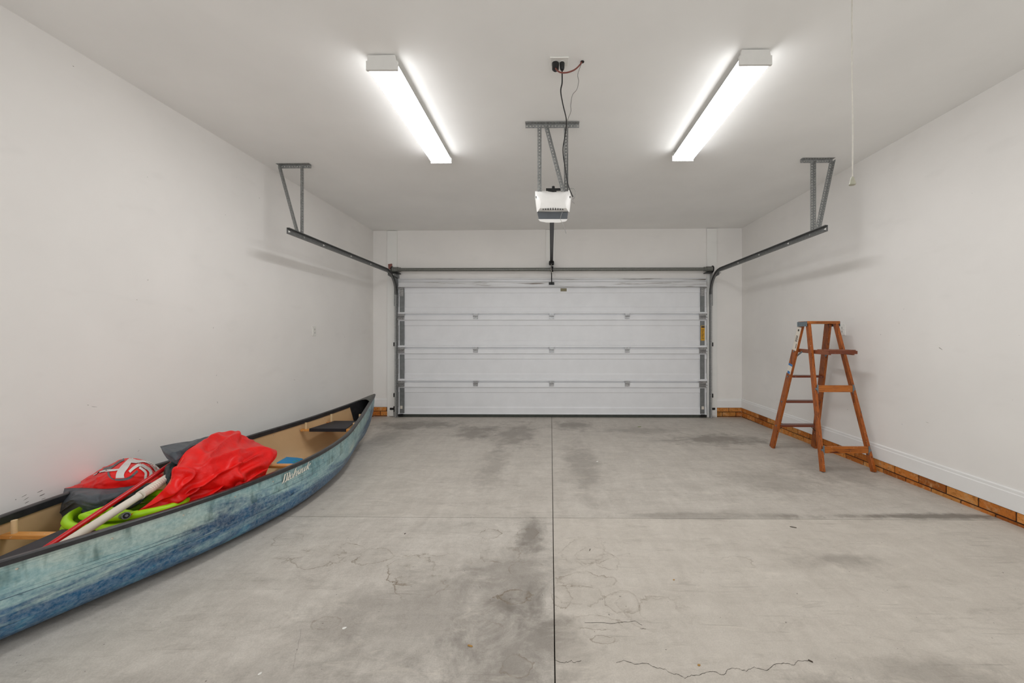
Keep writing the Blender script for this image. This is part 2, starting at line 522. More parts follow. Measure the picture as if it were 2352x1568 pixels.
def hull_mat():
    t = NT('weathered_blue_hull'); uv = t.coord('UV'); p = t.pos()
    sx = t.n('ShaderNodeSeparateXYZ'); t.set(sx.inputs[0], uv); u, v = sx.outputs[0], sx.outputs[1]
    q = t.mapping(uv, (11, 4.5, 1))
    n1 = t.noise(t.mapping(uv, (7, 2.6, 1), (0, 0, .35)), 1.0, 5, 0.62, 0.6)
    n2 = t.noise(t.mapping(uv, (30, 3, 1)), 1.0, 4, 0.6, 0.3)
    n3 = t.noise(p, 60, 3, 0.7)
    pale = t.ramp(n1, [(0.3, L(112, 160, 168)), (0.5, L(150, 190, 192)), (0.7, L(206, 212, 192))])
    pale = t.mix(0.35, pale, t.ramp(n2, [(0.35, L(84, 136, 148)), (0.65, L(188, 206, 198))]))
    deep = t.ramp(n2, [(0.35, L(2, 50, 92)), (0.6, L(10, 88, 134)), (0.8, L(84, 160, 186))])
    # lower half of the side is bluer
    kn = t.noise(t.mapping(uv, (5, 3.0, 1), (0, 0, .5), (3, 1, 0)), 1.0, 6, 0.68, 0.8)
    k = t.math('ADD', t.math('ADD', 0.38, t.math('MULTIPLY', t.math('SUBTRACT', 0.76, v), 3.4)), t.math('MULTIPLY', t.math('SUBTRACT', kn, 0.5), 4.6))
    k = t.ramp(k, [(0.1, (0, 0, 0)), (0.75, (1, 1, 1))])
    col = t.mix(k, pale, deep)
    col = t.mix(0.18, col, t.ramp(n3, [(0.35, L(20, 80, 100)), (0.65, L(225, 232, 222))]))
    # long scratches
    for rot, th, sc in ((0.03, 0.62, (2.5, 60, 1)), (-0.25, 0.63, (6, 70, 1)), (1.3, 0.66, (60, 14, 1)), (.5, .66, (14, 40, 1))):
        s_ = t.noise(t.mapping(uv, sc, (0, 0, rot)), 1.0, 3, 0.6, 0.2)
        col = t.mix(t.math('MULTIPLY', t.math('SUBTRACT', s_, th, clamp=True), 9, clamp=True), col, L(14, 52, 74))
    s_ = t.noise(t.mapping(uv, (90, 3, 1)), 1.0, 3, 0.6, 0.2)
    top = t.math('GREATER_THAN', v, 0.82)
    col = t.mix(t.math('MULTIPLY', t.math('MULTIPLY', t.math('SUBTRACT', s_, 0.52, clamp=True), 4, clamp=True), top), col, L(50, 84, 78))
    t.fin(col, t.ramp(n1, [(0.3, (0.3, 0.3, 0.3)), (0.7, (0.5, 0.5, 0.5))]), 0, 0.45)
    return t.m


M['hull'] = hull_mat()
M['hull_in'] = simple('tan_hull_lining', (206, 172, 130), 0.5, var=0.08, scale=3)

# ------------------------------------------------------------------ the room
YB = -1.6   # open end behind the camera, no wall, so world light enters as fill
# floor: four slabs with sawn joints between them
mb = MB()
g = 0.0024
for x0, x1 in ((XL - .1, 0.015 - g), (0.015 + g, XR + .1)):
    for y0, y1 in ((YB - .1, 2.51 - g), (2.51 + g, D + .3)):
        n = mb.add([(x0, y0, fz(y0)), (x1, y0, fz(y0)), (x1, y1, fz(y1)), (x0, y1, fz(y1)),
                    (x0, y0, fz(y0) - .1), (x1, y0, fz(y0) - .1), (x1, y1, fz(y1) - .1), (x0, y1, fz(y1) - .1)])
        for q in ((0, 1, 2, 3), (4, 7, 6, 5), (0, 4, 5, 1), (1, 5, 6, 2), (2, 6, 7, 3), (3, 7, 4, 0)):
            mb.face([n + i for i in q])
mb.curmi = 1
n = mb.add([(XL - .1, YB - .1, fz(YB - .1) - .02), (XR + .1, YB - .1, fz(YB - .1) - .02), (XR + .1, D + .3, fz(D + .3) - .02), (XL - .1, D + .3, fz(D + .3) - .02)])
mb.face([n, n + 1, n + 2, n + 3])
floor = struct('floor', mb, [M['concrete'], M['subfloor']])


def crack(pts, w0=0.0009):
    b = MB()
    P = []
    for i in range(len(pts) - 1):
        for k in range(5):
            f = k / 5
            x = pts[i][0] * (1 - f) + pts[i + 1][0] * f; y = pts[i][1] * (1 - f) + pts[i + 1][1] * f
            P.append((x + random.uniform(-1.5, 1.5), y + random.uniform(-1.5, 1.5)))
    P.append(pts[-1])
    rows = []
    for i, (px, py) in enumerate(P):
        d = ray(px, py)
        # meet the sloped floor
        tt = (D * SLOPE - CAMZ) / (d.z + SLOPE * d.y)
        q = d * tt + Vector((0, 0, CAMZ))
        wv = w0 * random.uniform(.5, 1.3)
        rows.append([(q.x, q.y - wv, q.z + .0006), (q.x, q.y + wv, q.z + .0006)])
    b.grid(rows)
    return obj('crack', b, M['subfloor'], floor)


def c2(x, y): return (1240 + x * 700 / 2352, 1180 + y * 700 / 2352)


crack([c2(*q) for q in ((110, 1130), (180, 1150), (240, 1135), (270, 1148), (320, 1132))])
crack([c2(*q) for q in ((590, 1145), (655, 1130), (735, 1165), (820, 1150), (900, 1190), (965, 1195), (1030, 1240), (1060, 1238), (1120, 1265), (1170, 1248), (1240, 1240), (1310, 1212),
                        (1370, 1225), (1420, 1246), (1450, 1195), (1520, 1190), (1590, 1212), (1650, 1182), (1750, 1212), (1800, 1165), (1880, 1152), (1960, 1165), (1990, 1132), (2080, 1130))])
crack([c2(*q) for q in ((345, 842), (600, 842), (735, 830), (790, 858))])
crack([c2(*q) for q in ((770, 880), (790, 888), (818, 886))])
crack([(600 + x * .2976, 1180 + y * .2976) for x, y in ((308, 900), (280, 1030), (245, 1195))], 0.0006)

ZFL, ZFR, ZN = 2.957, 2.984, 2.992
mb = MB()
T = 0.12
n = mb.add([(XL - T, YB - T, ZN), (XR + T, YB - T, ZN), (XR + T, 2.4, ZN), (XL - T, 2.0, ZN), (XR + T, D + T, ZFR), (XL - T, D + T, ZFL),
            (XL - T, YB - T, ZN + .15), (XR + T, YB - T, ZN + .15), (XR + T, D + T, ZN + .15), (XL - T, D + T, ZN + .15)])
mb.face([n, n + 3, n + 2, n + 1]); mb.face([n + 3, n + 5, n + 4, n + 2]); mb.face([n + 6, n + 7, n + 8, n + 9])
struct('ceiling', mb, M['ceiling'])
ZT = ZN + .05
wl = struct('wall_left', MB().box(XL - T, XL, YB - T, D + T, -.1, ZT), M['wall'])
wr = struct('wall_right', MB().box(XR, XR + T, YB - T, D + T, -.1, ZT), M['wall'])
DX0, DX1, DZ = -2.40, 2.46, 2.15
mb = MB().box(XL - T, DX0, D, D + T, -.1, ZT).box(DX1, XR + T, D, D + T, -.1, ZT).box(DX0, DX1, D, D + T, DZ, ZT)
struct('wall_front', mb, M['wall'])

# scuffs on the side walls, each a thin smear with its own outline
M['scuff'] = simple('scuff_grey', (150, 146, 141), 0.8, var=0.15, scale=90)


def scuff(px, py, w_, h_, ang, wall):
    Xw = XL if wall is wl else XR; d = ray(px, py); t = Xw / d.x; c = d * t + Vector((0, 0, CAMZ)); i = 1 if wall is wl else -1
    m = MB(); k = 11; pts = []
    for j in range(k):
        a = 2 * math.pi * j / k; rr = random.uniform(.6, 1.1); u, v = w_ * rr * math.cos(a), h_ * rr * math.sin(a)
        pts.append((Xw + i * .0005, c.y + u * math.cos(ang) - v * math.sin(ang), c.z + u * math.sin(ang) + v * math.cos(ang)))
    n = m.add(pts); m.face([n + j for j in (range(k) if i > 0 else reversed(range(k)))])
    obj('scuff_mark', m, M['scuff'], wall)


for q in ((92, 1128, .012, .003, .2), (97, 1136, .015, .003, .2), (99, 1145, .010, .002, .1), (56, 1138, .012, .002, .3), (60, 1145, .014, .002, .4), (62, 1153, .010, .002, .3),
          (36, 1147, .003, .003, 0), (202, 930, .006, .0015, -.3), (216, 934, .018, .0012, -.3), (321, 1009, .003, .002, 0), (318, 1035, .008, .0012, .8), (676, 872, .012, .0015, -.2), (168, 152, .004, .002, 0)):
    scuff(*q, wl)
for q in ((2072, 974, .006, .0015, .4), (2130, 970, .016, .0012, .1), (1947, 940, .006, .002, -.5), (2160, 800, .02, .003, .6)):
    scuff(*q, wr)

# mounting boards on the door wall
def zpx(py, Y=D): return CAMZ - (py - CY) / FPX * Y
def xpx(px, Y=D): return at(px, 770, Y).x
struct('trim_1', MB().box(xpx(891), xpx(913), D - .030, D, fz(D), 2.953), M['board'], bevel=.003)
struct('trim_2', MB().box(xpx(1622), xpx(1645), D - .030, D, fz(D), 2.975), M['board'], bevel=.003)
struct('trim_3', MB().box(xpx(1254), xpx(1275), D - .022, D, zpx(617), 2.965), M['board'], bevel=.003)

# baseboards with a small cap moulding
BZ0, BZ1 = .150, .288
prof = lambda s, c: [(c, BZ0), (c + s * .016, BZ0), (c + s * .016, BZ1 - .030), (c + s * .012, BZ1 - .024), (c + s * .012, BZ1 - .006), (c + s * .007, BZ1), (c, BZ1)]
struct('baseboard_right', MB().prism(prof(-1, XR), 'y', YB, D), M['trim'])
struct('baseboard_left', MB().prism(prof(1, XL), 'y', YB, D), M['trim'])
pb = [(D, BZ0), (D - .016, BZ0), (D - .016, BZ1 - .03), (D - .012, BZ1 - .024), (D - .007, BZ1), (D, BZ1)]
mb = MB().prism(pb, 'x', XL, xpx(891)).prism(pb, 'x', xpx(1645), XR)
struct('baseboard_front', mb, M['trim'])


def bricks(name, along, a0, a1, face, sgn):
    """two courses of bricks under a baseboard; each brick its own rough box of the one mesh"""
    b = MB(); L_, gap = .203, .010
    # mortar behind
    b.curmi = 1
    def bx(p0, p1, d0, d1, z0, z1):
        if along == 'y': b.box(min(face + sgn * d0, face + sgn * d1), max(face + sgn * d0, face + sgn * d1), p0, p1, z0, z1)
        else: b.box(p0, p1, min(face + sgn * d0, face + sgn * d1), max(face + sgn * d0, face + sgn * d1), z0, z1)
    bx(a0, a1, 0, .004, -.08, BZ0)
    b.curmi = 0
    for c, (z0, z1) in enumerate(((-.06, .004), (.014, .078), (.087, .146))):
        p = a0 - (L_ / 2 if c % 2 else 0)
        while p < a1:
            q0, q1 = max(p, a0), min(p + L_, a1)
            if q1 - q0 > .02:
                b.curcol = random.random(); bx(q0, q1, .002, .012 + random.uniform(-.001, .001), z0, z1)
            p += L_ + gap
    return struct(name, b, [M['brick'], M['mortar']], bevel=.003)


bricks('trim_4', 'y', YB, D, XR, -1)
bricks('trim_5', 'y', YB, D, XL, 1)
bricks('trim_6', 'x', XL + .013, xpx(905), D, -1)
bricks('trim_7', 'x', xpx(1643), XR - .013, D, -1)

# ------------------------------------------------------------------ sectional door
YD = 5.868   # face of the panels
door = bpy.data.objects.new('door_1', None); COL.objects.link(door); door.location = (0.03, YD, 0)
door['kind'] = 'structure'
dx0, dx1 = xpx(915, YD), xpx(1623, YD)
zz = lambda py: zpx(py, YD)


def section(pts):
    """pts = [(px row, forward offset)] top to bottom"""
    poly = [(YD - d, zz(p)) for p, d in pts]
    poly = poly + [(YD + .04, poly[-1][1]), (YD + .04, poly[0][1])]
    poly = [(a, b) for a, b in poly]
    m = MB().prism(poly[::-1], 'x', dx0, dx1)
    return obj('door_section', m, M['door'], door)


section([(639, .0), (672.0, 0), (672.6, -.008), (704.4, -.008), (705.2, 0), (716, 0), (717, .018), (720, .020), (720.4, -.010), (723.9, -.010)])
for J, last in ((724, 0), (801, 0), (878, 1)):
    pts = [(J + .2, .020), (J + 10.5, .024), (J + 11.2, .0), (J + 23, 0), (J + 23.8, -.010)]
    if last: pts += [(J + 56, -.010), (J + 59, .0), (J + 71, 0), (J + 72, .012), (951, .014)]
    else: pts += [(J + 56, -.010), (J + 59, .0), (J + 68, 0), (J + 70, .018), (J + 73, .020), (J + 73.4, -.010), (J + 76.9, -.010)]
    section(pts)
obj('light_stop_sheet', MB().box(DX0 + .001, DX1 - .001, D + .001, D + .02, -.02, DZ - .001), M['seal'], door)  # unseen sheet added to stop world light leaking round the door
obj('bottom_seal', MB().box(dx0, dx1, YD - .006, YD + .04, fz(YD) + .002, zz(951.2)), M['seal'], door)
# stiffening strut with a folded lip
ys = [(YD - .001, zz(640)), (YD - .030, zz(640)), (YD - .030, zz(641.5)), (YD - .014, zz(642)), (YD - .014, zz(647)), (YD - .045, zz(648)), (YD - .050, zz(649)),
      (YD - .050, zz(658)), (YD - .066, zz(658)), (YD - .066, zz(659.6)), (YD - .048, zz(660)), (YD - .001, zz(660))]
obj('stiffening_strut', MB().prism(ys, 'x', dx0 + .02, dx1 - .02), M['strut'], door)
# steel end stiles
for xs in ((918.5, 928.5), (1608.5, 1618)):
    for a, b_ in ((663, 718), (737, 797), (814, 874), (891, 949)):
        m = MB().box(xpx(xs[0], YD), xpx(xs[1], YD), YD - .006, YD - .0005, zz(b_), zz(a))
        e = xs[1] if xs[0] < 1000 else xs[0]
        m.box(xpx(e, YD) - .004, xpx(e, YD) + .004, YD - .012, YD - .0005, zz(b_), zz(a))
        obj('end_stile', m, M['stile'], door)


def hinge(px, py, end=False):
    x = xpx(px, YD); z = zz(py); w_ = .052 if end else .036; f = YD - .0245
    m = MB()
    m.box(x - w_, x + w_, f - .004, f, z - .045, z - .008).box(x - w_, x + w_, f - .004, f, z + .006, z + .040)
    m.tube([(x - w_, f - .010, z), (x + w_, f - .010, z)], .0085, 10)
    for sx_ in (-.5, .5):
        for dz in (-.028, .024):
            m.lathe([(.006, 0), (.006, -.006)], (x + sx_ * w_, f - .004, z + dz), 6, 'y')
    if end:
        s_ = -1 if px < 1200 else 1
        m.box(x - w_, x + w_, f - .04, f, z - .052, z - .046)
        m.tube([(x - s_ * .03, f - .03, z - .02), (x + s_ * .062, f - .03, z - .02)], .006, 8)
    obj('hinge', m, M['hinge'], door)


for J in (726, 803, 880):
    for px in (1093, 1267, 1440): hinge(px, J)
    hinge(923, J, True); hinge(1612, J, True)
# top and bottom roller brackets
for px in (923, 1613):
    x = xpx(px, YD); m = MB().box(x - .032, x + .032, YD - .016, YD - .008, zz(680), zz(664))
    m.box(x - .036, x + .036, YD - .05, YD - .008, zz(664), zz(662))
    m.tube([(x - .05, YD - .035, zz(661)), (x + .05, YD - .035, zz(661))], .006, 8)
    obj('roller_bracket', m, M['hinge'], door)
    m = MB().box(x - .03, x + .03, YD - .035, YD - .015, zz(955), zz(950))
    m.tube([(x - .05, YD - .03, zz(952.5)), (x + .05, YD - .03, zz(952.5))], .008, 8)
    o = obj('roller_bracket', m, M['railblack'], door)
# labels on the door
m = MB().box(xpx(1609, YD), xpx(1618, YD), YD - .0085, YD - .0065, zz(782), zz(748))
m.curmi = 1
m.box(xpx(1610.5, YD), xpx(1618, YD), YD - .009, YD - .0066, zz(752.5), zz(749))
for k in range(7):
    m.box(xpx(1611, YD), xpx(1616.5 - (k % 3), YD), YD - .009, YD - .0066, zz(758.3 + k * 3.2), zz(757.2 + k * 3.2))
o = obj('warning_label', m, [M['yellow'], M['inkdark']], door); o['label'] = 'yellow warning label with dark print'
obj('maker_plate', MB().box(xpx(1287.5, YD), xpx(1301.5, YD), YD - .004, YD - .0003, zz(669), zz(662)), M['tan'], door)
m = MB().box(xpx(919.5, YD), xpx(925, YD), YD - .0085, YD - .0065, zz(939), zz(932))
obj('small_label', m, M['paper'], door)
m = MB().box(xpx(1611, YD), xpx(1616.5, YD), YD - .0085, YD - .0065, zz(939), zz(932))
obj('small_label', m, M['paper'], door)

# ------------------------------------------------------------------ tracks
ZTR = 2.255
XTL, XTR = -2.445, 2.505


def channel_path(path, outx, w=.052, d=.024, th=.0025):
    """C channel swept in the YZ plane; web on the outx side, opening towards the room centre"""
    m = MB(); P = [Vector((0, a, b)) for a, b in path]; rings = []
    s_ = 1 if outx > 0 else -1
    cr = [(-w / 2, 0), (-w / 2, d), (-w / 2 + .006, d), (-w / 2 + .006, d - th), (-w / 2 + th, d - th), (-w / 2 + th, th),
          (w / 2 - th, th), (w / 2 - th, d - th), (w / 2 - .006, d - th), (w / 2 - .006, d), (w / 2, d), (w / 2, 0)]
    for i, p in enumerate(P):
        a = (P[min(i + 1, len(P) - 1)] - P[max(i - 1, 0)]).normalized()
        nrm = Vector((0, -a.z, a.y))
        rings.append(m.add([(abs(outx) * s_ - s_ * c1, p.y + nrm.y * c0, p.z + nrm.z * c0) for c0, c1 in cr]))
    k = len(cr)
    for a, b in zip(rings, rings[1:]):
        for j in range(k): m.face([a + j, a + (j + 1) % k, b + (j + 1) % k, b + j])
    m.face([rings[0] + j for j in range(k)]); m.face([rings[-1] + j for j in reversed(range(k))])
    return m


def angle(m, p, q, side, w=.032, t=.0022):
    """perforated angle iron: one flange along `side`, the other square to it"""
    p = Vector(p); q = Vector(q); sd = Vector(side).normalized(); a = (q - p).normalized()
    sd = (sd - a * sd.dot(a)).normalized(); n3 = a.cross(sd)
    m.beam(p, q, w, t, sd)
    off = sd * (w / 2) + n3 * (w / 2)
    m.beam(p + off, q + off, w, t, n3)


def make_track(s, ylab, yend, hx0, hx1, yh, label):
    xo = XTL if s < 0 else XTR
    root = thing('door_track', label, 'door track', (xo, D - .03, fz(D)), 'steel door tracks')
    YV = YD - .038
    vert = [(YV, fz(YV) + .004)] + [(YV, z) for z in (.5, 1.0, 1.5, 1.93)]
    R_ = .33
    curve = [(YV - R_ + R_ * math.cos(a), 1.93 + R_ * math.sin(a)) for a in [math.pi / 2 * k / 14 for k in range(15)]]
    obj('vertical_track', channel_path(vert, xo), M['galv'], root)
    obj('curved_track', channel_path(curve, xo), M['galvdark'], root)
    zt = 1.93 + R_
    h = [(curve[-1][0], zt), (yend, zt)]
    obj('horizontal_track', channel_path(h, xo, w=.056, d=.028), M['galvdark'], root)
    # triangular punch marks seen on the web
    for k in range(4):
        yy = yend + (.02, .55, 1.1, 1.6)[k]
        m = MB().prism([(yy, zt + .008), (yy + .03, zt), (yy, zt - .012)], 'x', xo - s * .0028, xo - s * .0034)
        obj('punch_mark', m, M['chip'], root)
    # flag bracket joining track and wall angle
    m = MB()
    m.box(min(xo, xo + s * .003), max(xo, xo + s * .003), YV - .04, D - .022, 1.75, 2.28)
    angle(m, (xo - s * .012, D - .024, 0.02), (xo - s * .012, D - .024, 2.33), (1, 0, 0), w=.034)
    obj('wall_angle', m, M['galv'], root)
    m = MB(); angle(m, (xo + s * .004, YV - .26, zt - .05), (xo + s * .004, D - .03, 2.18), (0, 0, 1), w=.034)
    obj('reinforcing_angle', m, M['perf'], root)
    for z in (.32, 1.12):
        m = MB().box(min(xo, xo + s * .03), max(xo, xo + s * .03), YV, D - .022, z, z + .06)
        obj('jamb_bracket', m, M['railblack'], root)
    # ceiling hanger
    zc = 2.962 + .0085 * 0
    zc = ZN + (ZFL - ZN) * (yh - 2.2) / (D - 2.2) if s < 0 else ZN + (ZFR - ZN) * (yh - 2.4) / (D - 2.4)
    m = MB(); angle(m, (hx0, yh, zc - .018), (hx1, yh, zc - .018), (0, 0, 1), w=.034)
    obj('hanger_bar', m, M['perf'], root)
    m = MB(); angle(m, (xo + s * .02, yh + .004, zc - .02), (xo + s * .02, yh + .004, zt + .01), (0, 1, 0) if 0 else (1, 0, 0))
    obj('hanger_leg', m, M['perf'], root)
    m = MB(); angle(m, ((hx0 if s < 0 else hx1) - s * .02, yh - .01, zc - .02), (xo + s * .035, yh - .03, zt + .01), (1, 0, 0))
    obj('hanger_brace', m, M['perf'], root)
    m = MB().lathe([(.011, 0), (.011, -.006)], (xo, yh, zt), 6, 'x') if s > 0 else MB().lathe([(.011, 0), (.011, .006)], (xo, yh, zt), 6, 'x')
    obj('bolt', m, M['hinge'], root)
    return root


make_track(-1, 0, 3.42, -2.70, -2.37, 3.66, 'steel door track on the left side of the door, ending above the canoe')
make_track(1, 0, 3.39, 2.41, 2.72, 3.62, 'steel door track on the right side of the door, ending above the wooden ladder')

# torsion tube
YT = 5.80
zt_ = zpx(618.5, YT)
tr = thing('torsion_tube', 'long grey steel torsion tube running across above the door', 'torsion tube', (0, YT, zt_))
obj('tube', MB().tube([(xpx(916, YT), YT, zt_), (xpx(1622, YT), YT, zt_)], .026, 16), M['tube'], tr, smooth=True)
for s, a in ((-1, 908), (1, 1629)):
    x = xpx(a, YT)
    m = MB().tube([(x - .045, YT, zt_), (x + .045, YT, zt_)], .042, 16)
    m.tube([(x - s * .045, YT, zt_), (x - s * .085, YT, zt_)], .034, 16)
    obj('cable_drum', m, M['tube'], tr, smooth=True)
    m = MB().tube([(x + s * .045, YT, zt_), (x + s * .055, YT, zt_)], .055, 14); m.box(x - .05, x + .05, YT - .03, D - .022, zt_ - .058, zt_ - .045)
    obj('end_bearing', m, M['railblack'], tr)
m = MB().lathe([(.04, -.014), (.04, .014)], (xpx(1268, YT), YT, zt_), 14, 'x'); m.box(xpx(1265, YT), xpx(1271, YT), YT, D - .022, zt_ - .02, zt_ + .05)
obj('center_bearing', m, M['railblack'], tr)
m = MB(); v0 = at(892, 606, D - .026)
m.obox(at(896.5, 612, D - .037), (.030, 0, .004), (0, .0065, 0), (.004, 0, -.042))
tag(obj('wood_block', m, M['rustcard'], loc=tuple(at(896.5, 612, D - .037))), 'small reddish brown square on the wall beside the left end of the torsion tube', 'block')

# safety sensors
for px, s in ((900, -1), (1638, 1)):
    c = at(px, 948, D - .05)
    root = thing('safety_sensor', ('white photo sensor box low on the jamb left of the door' if s < 0 else 'white photo sensor box low on the jamb right of the door'), 'sensor', (c.x, c.y, c.z - .05), 'door safety sensors')
    obj('sensor_box', MB().box(c.x - .034, c.x + .034, D - .075, D - .024, c.z - .045, c.z + .045), M['white_plastic'], root, bevel=.006)
    m = MB().box(c.x - .04, c.x + .04, D - .036, D - .023, c.z + .046, c.z + .078)
    m.box(c.x - s * .04 - .012, c.x - s * .04 + .012, D - .06, D - .03, c.z + .02, c.z + .105)
    obj('bracket', m, M['black_plastic'], root, bevel=.002)
    m = MB().tube([(c.x - .02, D - .04, c.z - .045), (c.x - .035, D - .045, c.z - .062), (c.x - .05, D - .04, c.z - .04)], .003, 6)
    obj('wire', m, M['cord_white'], root)

# ------------------------------------------------------------------ ceiling lamps
def make_lamp(x, y0, label):
    zc = 2.986; root = thing('ceiling_lamp', label, 'ceiling lamp', (x, y0, zc), 'fluorescent ceiling lamps')
    Ln = 1.235; y1 = y0 + Ln; zb = zc - .088
    hp = [(x - .055, zc), (x - .068, zc - .04), (x + .068, zc - .04), (x + .055, zc)]
    obj('housing', MB().prism(hp, 'y', y0 + .01, y1 - .01), M['lampmetal'], root)
    # wrap-around diffuser
    W_ = .091
    cr = [(-.068, -.040), (-W_ + .004, -.044), (-W_, -.050), (-W_, -.078), (-W_ + .012, -.0875), (W_ - .012, -.0875), (W_, -.078), (W_, -.050), (W_ - .004, -.044), (.068, -.040)]
    m = MB(); a = m.add([(x + u, y0 + .012, zc + v) for u, v in cr]); b = m.add([(x + u, y1 - .012, zc + v) for u, v in cr])
    for j in range(len(cr) - 1):
        m.curmi = 0 if 3 <= j <= 5 else (2 if j in (0, 1, 7, 8) else 1)
        m.face([a + j, b + j, b + j + 1, a + j + 1])
    obj('diffuser', m, [M['glow'], M['glow_side'], M['lampmetal']], root)
    ep = [(x - .084, zc - .002), (x - .084 + -.004, zc - .036), (x - .096, zc - .036), (x - .096, zc - .091), (x + .096, zc - .091), (x + .096, zc - .036), (x + .088, zc - .036), (x + .080, zc - .002)]
    for q0, q1 in ((y0, y0 + .014), (y1 - .014, y1)):
        obj('end_cap', MB().prism(ep, 'y', q0, q1), M['lampmetal'], root)
    return root


lamp0 = make_lamp(-1.022, 2.240, 'white fluorescent ceiling lamp left of the door opener, over the canoe side')


def copy_tree(o, parent=None, off=(0, 0, 0)):
    c = o.copy(); COL.objects.link(c); c.parent = parent
    c.location = Vector(o.location) + Vector(off)
    for ch in o.children: copy_tree(ch, c)
    return c


lamp1 = copy_tree(lamp0, None, (1.217 + 1.022, -.02, 0))
lamp1['label'] = 'white fluorescent ceiling lamp right of the door opener, over the ladder side'

# ------------------------------------------------------------------ door opener
Yo = 2.985
root = thing('door_opener', 'white and grey garage door opener hanging from perforated steel under the ceiling', 'door opener', tuple(at(1270, 475, 3.1)))
yf = 3.0     # face towards the camera


def ring(px0, px1, py0, py1, Y, tw=0.0, k=.25):
    c = [(px0, py0), (px1, py0), (px1 - tw, py1), (px0 + tw, py1)]
    return [at(a, b, Y) for a, b in c]


def shell(levels):
    m = MB(); R = []
    for poly in levels: R.append(m.add(poly))
    k = len(levels[0])
    for a, b in zip(R, R[1:]):
        for j in range(k): m.face([a + j, b + j, b + (j + 1) % k, a + (j + 1) % k])
    m.face([R[0] + j for j in range(k)]); m.face([R[-1] + j for j in reversed(range(k))])
    return m


def opoly(pts, Y): return [at(a, b, Y) for a, b in pts]


back = [(1229, 439), (1250, 438), (1270, 441), (1292, 440), (1308, 436), (1311, 449), (1312, 455), (1308, 487), (1270, 488), (1233, 487), (1229, 455)]
def shrinkp(pts, f, c=(1270, 464), dy=0): return [(c[0] + (a - c[0]) * f, c[1] + (b - c[1]) * f + dy) for a, b in pts]
c0 = Vector(at(1270, 464, yf))
levels = [opoly([(1247, 452), (1256, 452), (1270, 452), (1284, 452), (1294, 452), (1297, 458), (1297, 462), (1301, 478), (1270, 479), (1240, 478), (1243, 462)], yf - .045),
          opoly(shrinkp(back, .93), yf - .018), opoly(back, yf), opoly(shrinkp(back, .985), yf + .30)]
obj('motor_cover', shell(levels), M['white_plastic'], root, smooth=True)
lp = [(1234, 487), (1305, 487), (1303, 503), (1270, 505), (1237, 503)]
obj('light_lens', shell([opoly(shrinkp(lp, .96, (1270, 495)), yf - .022), opoly(lp, yf - .006), opoly(shrinkp(lp, .97, (1270, 492)), yf + .27)]), M['lens_grey'], root)
bp = [(1236, 503), (1304, 503), (1300, 508), (1285, 511), (1255, 511), (1240, 508)]
obj('lens_rim', shell([opoly(bp, yf - .026), opoly(shrinkp(bp, .96, (1270, 504)), yf + .26)]), M['white_plastic'], root)
for k in range(9):
    px = 1247.8 + k * 5.6; hh = (3.2, 4.2, 5.2, 5.8, 6.2, 5.8, 5.2, 4.2, 3.2)[k]
    tri = [(px - 1.3, 482), (px + 1.3, 482), (px + .9, 482 - hh * .6), (px, 482 - hh), (px - .9, 482 - hh * .6)]
    obj('vent_slot', shell([opoly(tri, yf - .0485), opoly(tri, yf - .036)]), M['slot'], root)
for px in (1231.5, 1309.5):
    obj('side_slot', shell([opoly([(px - 1, 450), (px + 1, 450), (px + .8, 455), (px - .8, 455)], yf - .019), opoly([(px - 1, 450), (px + 1, 450), (px + .8, 455), (px - .8, 455)], yf + .01)]), M['slot'], root)
zr0 = 2.425
m = MB().box(-.018 + .008, .026 + .008, 3.0, 5.80, zr0 - .014, zr0 + .014).box(-.030 + .008, .038 + .008, 3.0, 3.3, zr0 + .006, zr0 + .03)
obj('rail', m, M['railblack'], root)
m = MB().lathe([(.024, -.04), (.036, -.03), (.036, .03), (.024, .04)], (.012, 5.79, zr0 - .01), 12, 'x'); m.box(-.02, .044, 5.79, D - .022, zr0 - .02, zr0 + .02)
obj('rail_bracket', m, M['railblack'], root)
m = MB().tube([(.012, 5.70, zr0 - .02), (.012, 5.725, 2.26), (.014, YD - .055, zz(652))], .008, 8)
m.box(-.03, .055, YD - .06, YD - .051, zz(655), zz(649))
obj('door_arm', m, M['railblack'], root)
m = MB().tube([at(1266, 606, 5.7), at(1266, 620, 5.7), at(1267, 624, 5.7), at(1272, 628, 5.7), at(1276, 632, 5.7), at(1275, 634, 5.7), at(1271, 631, 5.7), at(1267, 625, 5.7)], .0022, 6)
obj('release_cord', m, M['cord_white'], root)
# perforated hanger
zc = 2.984
m = MB(); a_, b_ = at(1207, 283, Yo), at(1330, 283, Yo); angle(m, (a_.x, Yo, zc - .016), (b_.x, Yo, zc - .016), (0, 0, 1), w=.032)
obj('hanger_bar', m, M['perf'], root)
ztop = at(1270, 437, Yo).z
x1_, x2_ = at(1239, 300, Yo).x, at(1300, 300, Yo).x
for xx in (x1_, x2_):
    m = MB(); angle(m, (xx, Yo + .004, zc - .02), (xx, Yo + .004, ztop - .01), (1, 0, 0), w=.032); obj('hanger_leg', m, M['perf'], root)
m = MB(); angle(m, (at(1254, 285, Yo).x, Yo - .004, zc - .02), (at(1293, 300, Yo).x, Yo - .004, ztop - .01), (1, 0, 0), w=.030); obj('hanger_brace', m, M['perf'], root)
m = MB().box(at(1254, 436, Yo).x, at(1288, 436, Yo).x, Yo + .03, Yo + .06, at(0, 437, Yo).z, at(0, 434, Yo).z); m.lathe([(.012, 0), (.012, .02)], (at(1271, 434, Yo).x, Yo + .045, at(0, 434, Yo).z), 8)
obj('rail_clamp', m, M['railblack'], root)
m = MB().tube([at(1292, 485, yf - .05), at(1288, 497, yf - .055), at(1287, 503, yf - .055), at(1293, 515, yf - .05), at(1297, 525, yf - .05), at(1300, 536, yf - .05)], .0016, 6)
obj('antenna_wire', m, M['cord_grey'], root)
